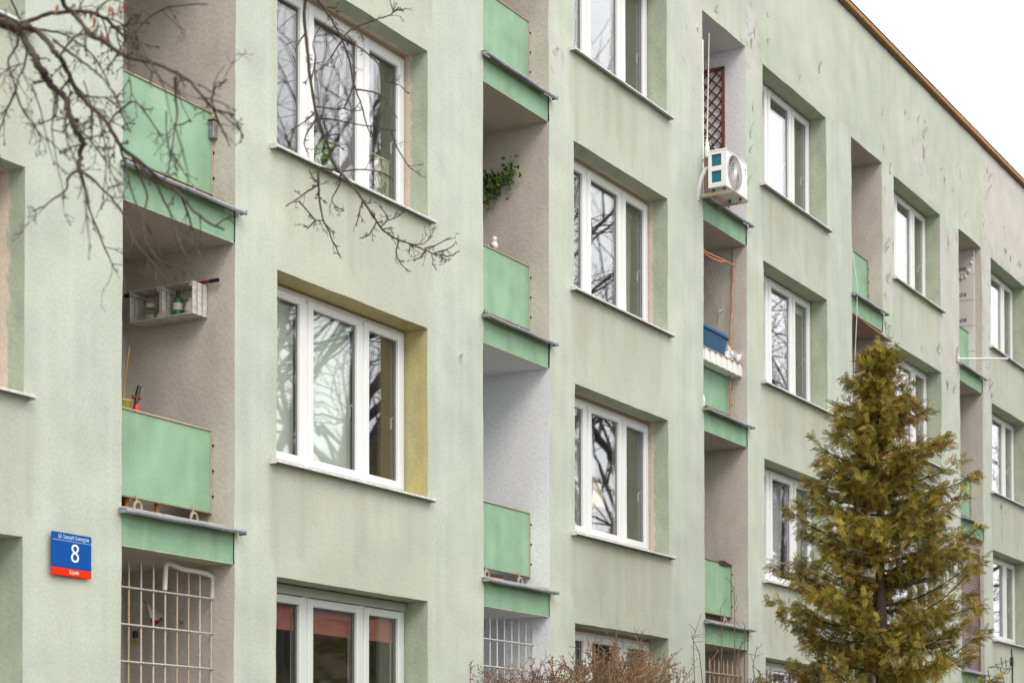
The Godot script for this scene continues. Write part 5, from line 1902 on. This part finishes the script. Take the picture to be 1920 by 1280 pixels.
	var B := [
		[[572, 0], [570, 41], [575, 81], [578, 110], [581, 142], [588, 193], [595, 221], [604, 248], [614, 273], [623, 301], [639, 324], [658, 345], [677, 371], [693, 395], [706, 415], [717, 430], [739, 446], [767, 457], [796, 469], [815, 476], [839, 480], [852, 476], [861, 470]],
		[[595, 0], [607, 14], [619, 33], [629, 49], [640, 71], [650, 100], [658, 126], [666, 167], [678, 199], [684, 223], [696, 258]],
		[[640, 71], [662, 81], [688, 100], [709, 120], [723, 150], [749, 160], [765, 175]],
		[[642, 72], [652, 60], [670, 49], [690, 42], [709, 35], [735, 25], [734, 14], [731, 0]],
		[[589, 212], [578, 222], [568, 230], [544, 244]],
		[[597, 222], [625, 224], [654, 230], [694, 237], [743, 244]],
		[[592, 200], [606, 201], [630, 205], [642, 203], [662, 209], [680, 205]],
		[[623, 320], [607, 314], [598, 319], [597, 345], [600, 380], [605, 411], [614, 428], [623, 450], [639, 484]],
		[[596, 347], [577, 358], [560, 371], [535, 387]],
		[[559, 376], [572, 391], [592, 413], [605, 412]],
		[[592, 413], [582, 422], [575, 430]],
		[[639, 326], [636, 345], [623, 371], [627, 384], [645, 396]],
		[[679, 376], [673, 402], [667, 423]],
		[[706, 415], [691, 441], [674, 446]],
		[[712, 426], [728, 413], [752, 403]],
		[[747, 451], [743, 472], [747, 487], [763, 507]],
		[[797, 471], [788, 482], [775, 488]],
		[[642, 321], [673, 318], [708, 321], [734, 332]],
		[[767, 457], [793, 457], [811, 441]],
		[[796, 466], [804, 463], [822, 457], [841, 446]],
		[[815, 474], [831, 470], [852, 459]],
		[[717, 430], [730, 428], [738, 440]],
		[[728, 413], [722, 400], [716, 392]],
		[[735, 25], [745, 18], [756, 19]],
		[[666, 167], [700, 172], [724, 186], [733, 205], [745, 222]],
		[[595, 221], [575, 250], [570, 270], [580, 290]],
		[[606, 201], [604, 225], [620, 260]],
		[[694, 237], [700, 265], [702, 290]],
		[[734, 244], [741, 270], [765, 310], [775, 318]],
		[[645, 203], [665, 150], [660, 120]],
		[[583, 150], [592, 110], [586, 80], [600, 50]],
		[[575, 60], [562, 75], [555, 90]],
		[[614, 12], [625, 14], [632, 13]],
		[[640, 76], [625, 100], [610, 122]],
		[[597, 345], [585, 330], [580, 318]]]
	for k in B.size():
		var main: bool = k < 2 or k == 7
		twig_line(mb, trace(B[k], D2 + (0.1 if k in [1, 2, 3] else 0.0), 0.05), 0.0125 if k == 0 else (0.009 if main else 0.0058), 0.0042 if main else 0.003, 0.0, B[k].size() + (6 if k == 0 else 0), 0.085)
	put(mb, "crown", M.bark, t)
	mb = MB.new()        # dry seed pods left on the branches
	for q in [[172, 18], [178, 30], [186, 52], [192, 62], [182, 44], [197, 70], [206, 8], [213, 16], [222, 12], [229, 5], [235, 2], [108, 6], [160, 12], [169, 14], [149, 8], [200, 58]]:
		var p := pd(q[0], q[1], D + rng.randf_range(-0.3, 0.2))
		mb.col = Color(0.20, 0.055, 0.025) * rng.randf_range(0.7, 1.3)
		leaf(mb, p, Vector3(rng.randf_range(-0.3, 0.3), -1, rng.randf_range(-0.3, 0.3)).normalized(), rdir(), 0.07, 0.017)
		leaf(mb, p + rdir() * 0.01, Vector3(rng.randf_range(-0.3, 0.3), -1, rng.randf_range(-0.3, 0.3)).normalized(), rdir(), 0.06, 0.014)
	put(mb, "seed_pods", M.leaf, t).set_meta("kind", "stuff")

func frond_mesh(col: Color) -> ArrayMesh:
	var mb := MB.new()
	mb.col = col
	var droop := func(z: float) -> float: return -0.22 * z * z
	for k in 6:
		var u := 0.06 + 0.15 * k
		var p := Vector3(0, droop.call(u), u)
		var l := 0.46 * (1.0 - 0.6 * u) + 0.07
		for s in [-1.0, 1.0]:
			var d := Vector3(s * 0.72, -0.06, 0.72).normalized()
			var tip: Vector3 = p + d * l + Vector3(0, -0.12 * l, 0)
			var sd := d.cross(Vector3.UP).normalized() * 0.034
			var m: Vector3 = p + d * l * 0.45
			mb.tri(p, m + sd, tip); mb.tri(p, tip, m - sd)
			for e in [0.25, 0.55]:
				var p2: Vector3 = p + d * l * e
				var d2 := (d * 0.5 + Vector3(-s * 0.1, 0.05, 0.8)).normalized()
				var sd2 := d2.cross(Vector3.UP).normalized() * 0.024
				mb.tri(p2 - sd2, p2 + sd2, p2 + d2 * l * 0.45 * (1.2 - e))
	mb.tri(Vector3(-0.018, 0, 0), Vector3(0.018, 0, 0), Vector3(0, droop.call(1.0), 1.0))
	return mb.mesh()

func conifer(at: Vector3, tip: float, label: String, radii: Array, n_br: int, seed_: int) -> void:
	rng.seed = seed_
	var t := thing("conifer", label, "tree", at)
	var h := tip - at.y
	var mb := MB.new()
	mb.col = Color(0.075, 0.05, 0.035)
	mb.tube([at, at + Vector3(0.02, h * 0.3, 0.02), at + Vector3(-0.02, h * 0.6, 0), at + Vector3(0.0, h * 0.97, 0)], [0.13, 0.10, 0.055, 0.010], 8)
	put(mb, "trunk", M.bark, t)
	var xf := []
	var cc := []
	mb = MB.new()
	mb.col = Color(0.06, 0.04, 0.028)
	for k in n_br:
		var u := pow((k + rng.randf()) / n_br, 0.85)     # height share
		u = 0.10 + 0.88 * u
		var y := at.y + h * u
		var R := 0.0
		for i in radii.size() - 1:
			if u >= radii[i][0] and u <= radii[i + 1][0]:
				R = lerpf(radii[i][1], radii[i + 1][1], (u - radii[i][0]) / (radii[i + 1][0] - radii[i][0]))
		R *= rng.randf_range(0.5, 1.04)
		if rng.randf() < 0.10: R *= 1.22
		var a := rng.randf() * TAU
		var out := Vector3(cos(a), 0, sin(a))
		var pts := []
		var rise := rng.randf_range(0.12, 0.42)
		for s in 6:
			var v := s / 5.0
			pts.append(Vector3(at.x, y - R * 0.18, at.z) + out * R * v + Vector3(0, R * (rise * v * v + 0.05 * v), 0) + rdir() * 0.02)
		mb.tube(pts, [0.013, 0.011, 0.009, 0.007, 0.005, 0.003], 4, false)
		var nf := int(14 + R * 92)
		var tone := rng.randf()
		for j in nf:
			var v := 1.0 - pow(rng.randf(), 1.25) * 0.88
			var i := mini(int(v * 5), 4)
			var p: Vector3 = pts[i].lerp(pts[i + 1], v * 5 - i)
			var dirn := (out * rng.randf_range(0.2, 1.0) + rdir() * 0.75 + Vector3(0, rng.randf_range(-0.35, 0.45), 0)).normalized()
			p += rdir() * 0.045
			var upv := (Vector3.UP + rdir() * 0.7).normalized()
			var sx := dirn.cross(upv).normalized()
			if sx.length() < 0.5: sx = Vector3.RIGHT
			var sz := rng.randf_range(0.075, 0.14)
			xf.append(Transform3D(Basis(-sx * sz, sx.cross(dirn).normalized() * sz, dirn * sz), p))
			var g := rng.randf() * 0.65 + tone * 0.35
			var ci := clampi(int(g * 4.0), 0, 3)
			if rng.randf() < 0.16: ci = 6
			if rng.randf() < 0.10: ci = 4
			if rng.randf() < 0.07: ci = 5
			cc.append(ci)
	put(mb, "branches", M.bark, t)
	var tones := [Color(0.16, 0.15, 0.018), Color(0.21, 0.185, 0.018), Color(0.31, 0.245, 0.022), Color(0.37, 0.28, 0.032), Color(0.34, 0.16, 0.045), Color(0.40, 0.31, 0.10), Color(0.15, 0.155, 0.025)]
	var fronds := []
	for c in tones:
		fronds.append(frond_mesh(c))
	var tool := SurfaceTool.new()
	tool.begin(Mesh.PRIMITIVE_TRIANGLES)
	for k in xf.size():
		var q: Transform3D = xf[k]
		q.origin -= at
		tool.append_from(fronds[cc[k]], 0, q)
	var mi := MeshInstance3D.new()
	mi.name = "crown"
	mi.mesh = tool.commit()
	mi.material_override = M.leaf
	t.add_child(mi)

func shrub(label: String, px0: float, px1: float, z: float, prof: Callable, n: int, col: Color, seed_: int, thick := 0.006) -> void:
	rng.seed = seed_
	var mid := pz((px0 + px1) / 2, 1280, z)
	var t := thing("leafless_shrub", label, "shrub", Vector3(mid.x, GY, z))
	var mb := MB.new()
	for k in n:
		var px := rng.randf_range(px0, px1)
		var zz := z + rng.randf_range(-0.3, 0.3)
		var top: float = prof.call(px)
		var g := pz(px, 1280, zz)
		var y1 := pz(px, top, zz).y
		mb.col = col * rng.randf_range(0.7, 1.35)
		var yk := lerpf(GY + 1.2, y1, rng.randf_range(0.55, 0.95))
		var p0 := Vector3(lerpf(mid.x, g.x, 0.55), GY, z + (zz - z) * 0.4)
		var p1 := Vector3(g.x, yk - 0.25, zz)
		if k % 3 == 0:
			mb.tube([p0, p0.lerp(p1, 0.5) + rdir() * 0.06, p1, p1 + Vector3(rng.randf_range(-0.1, 0.1), 0.22, 0)], [0.016, 0.013, 0.010, 0.006], 5, false)
		if k % 5 == 0:
			leaf(mb, p1 + Vector3(0, 0.12, 0) + rdir() * 0.1, (rdir() + Vector3(0, -0.6, 0)).normalized(), rdir(), 0.07, 0.04)
		for j in 5:
			var s := p1 + Vector3(rng.randf_range(-0.12, 0.12), rng.randf_range(-0.15, 0.25), rng.randf_range(-0.12, 0.12))
			var l := maxf(0.08, (y1 - s.y)) * rng.randf_range(0.55, 1.0)
			spur(mb, s, (Vector3(0, 0.8, 0) + rdir() * 0.8).normalized(), minf(l, 0.34), thick * rng.randf_range(0.7, 1.1), 0.03, 2)
	var o := put(mb, "twigs", M.bark, t)
	o.set_meta("kind", "stuff")

func stalks() -> void:
	rng.seed = 31
	for q in [[1303, 1285, 1300, 1200, 1315, 1150], [1318, 1285, 1312, 1225, 1296, 1192], [1352, 1285, 1354, 1200, 1352, 1140], [1378, 1285, 1378, 1180, 1377, 1098], [1396, 1285, 1397, 1200, 1396, 1170], [1418, 1285, 1412, 1250, 1420, 1210], [1340, 1285, 1332, 1240, 1348, 1218], [1390, 1285, 1384, 1230, 1394, 1190]]:
		var z := 1.6 + rng.randf_range(-0.2, 0.2)
		var a := pz(q[0], q[1], z)
		var t := thing("dry_stalk", "tall thin dry stalk in front of the loggia beside the conifer", "plant", Vector3(a.x, GY, z), "dry stalks beside the conifer")
		var mb := MB.new()
		mb.col = Color(0.20, 0.14, 0.09) * rng.randf_range(0.8, 1.3)
		var pts := [Vector3(a.x, GY, z), a, pz(q[2], q[3], z), pz(q[4], q[5], z)]
		mb.tube(pts, [0.008, 0.006, 0.0045, 0.003], 5)
		put(mb, "stem", M.bark, t)
		mb = MB.new()
		mb.col = Color(0.16, 0.11, 0.07)
		for k in 4:
			spur(mb, pts[2].lerp(pts[3], rng.randf()), (Vector3(0, 0.7, 0) + rdir() * 0.9).normalized(), rng.randf_range(0.08, 0.2), 0.003, 0.05, 0)
		put(mb, "side_twigs", M.bark, t).set_meta("kind", "stuff")

func trees() -> void:
	var c := pz(1652, 1280, 3.0)
	conifer(Vector3(c.x + 0.03, GY, 3.0), 5.62, "tall olive and rust tinged conifer in front of the facade", [[0.0, 1.3], [0.3, 1.34], [0.45, 1.30], [0.55, 1.2], [0.63, 1.12], [0.72, 0.96], [0.79, 0.82], [0.87, 0.52], [0.92, 0.36], [0.965, 0.2], [1.0, 0.04]], 350, 515)
	shrub("dense brown leafless shrub below the lamp window", 1030, 1265, 2.2, func(px: float) -> float: return 1200.0 + 55.0 * absf(px - 1150.0) / 115.0 * (0.5 + 0.5 * absf(px - 1150.0) / 115.0), 112, Color(0.26, 0.155, 0.085), 61, 0.0065)
	shrub("thin reddish leafless shrub in front of the white grille", 890, 1045, 2.0, func(px: float) -> float: return 1262.0 - 38.0 * (px - 890.0) / 155.0, 46, Color(0.22, 0.13, 0.09), 62, 0.0055)
	shrub("low brown leafless shrub at the foot of the conifer", 1400, 1530, 2.0, func(px: float) -> float: return 1262.0, 70, Color(0.18, 0.13, 0.08), 63, 0.006)
	stalks()
	overhanging_tree()
	# trees of the yard, seen in the window panes
	var q := [[15.8, 12.0, 21.0], [20.5, 15.0, 22.0], [26.5, 12.8, 20.0], [33.5, 13.5, 21.0], [41.0, 13.0, 20.0], [51.0, 13.5, 20.0], [61.0, 14.0, 21.0]]
	var names := ["bare tree across the yard opposite the twig window", "tall bare tree behind the path across the yard", "bare tree standing before the ochre building", "broad bare tree far along the path", "bare tree near the far end of the path", "slender bare tree past the end of the block", "last bare tree of the yard row"]
	for k in q.size():
		bare_tree(Vector3(q[k][0], GY, q[k][1]), q[k][2], names[k], 900 + k, 6)
	conifer(Vector3(26.0, GY, 9.3), 9.2, "dark dense conifer across the yard opposite the lamp window", [[0.0, 1.7], [0.3, 1.7], [0.6, 1.2], [0.85, 0.6], [1.0, 0.05]], 160, 717)
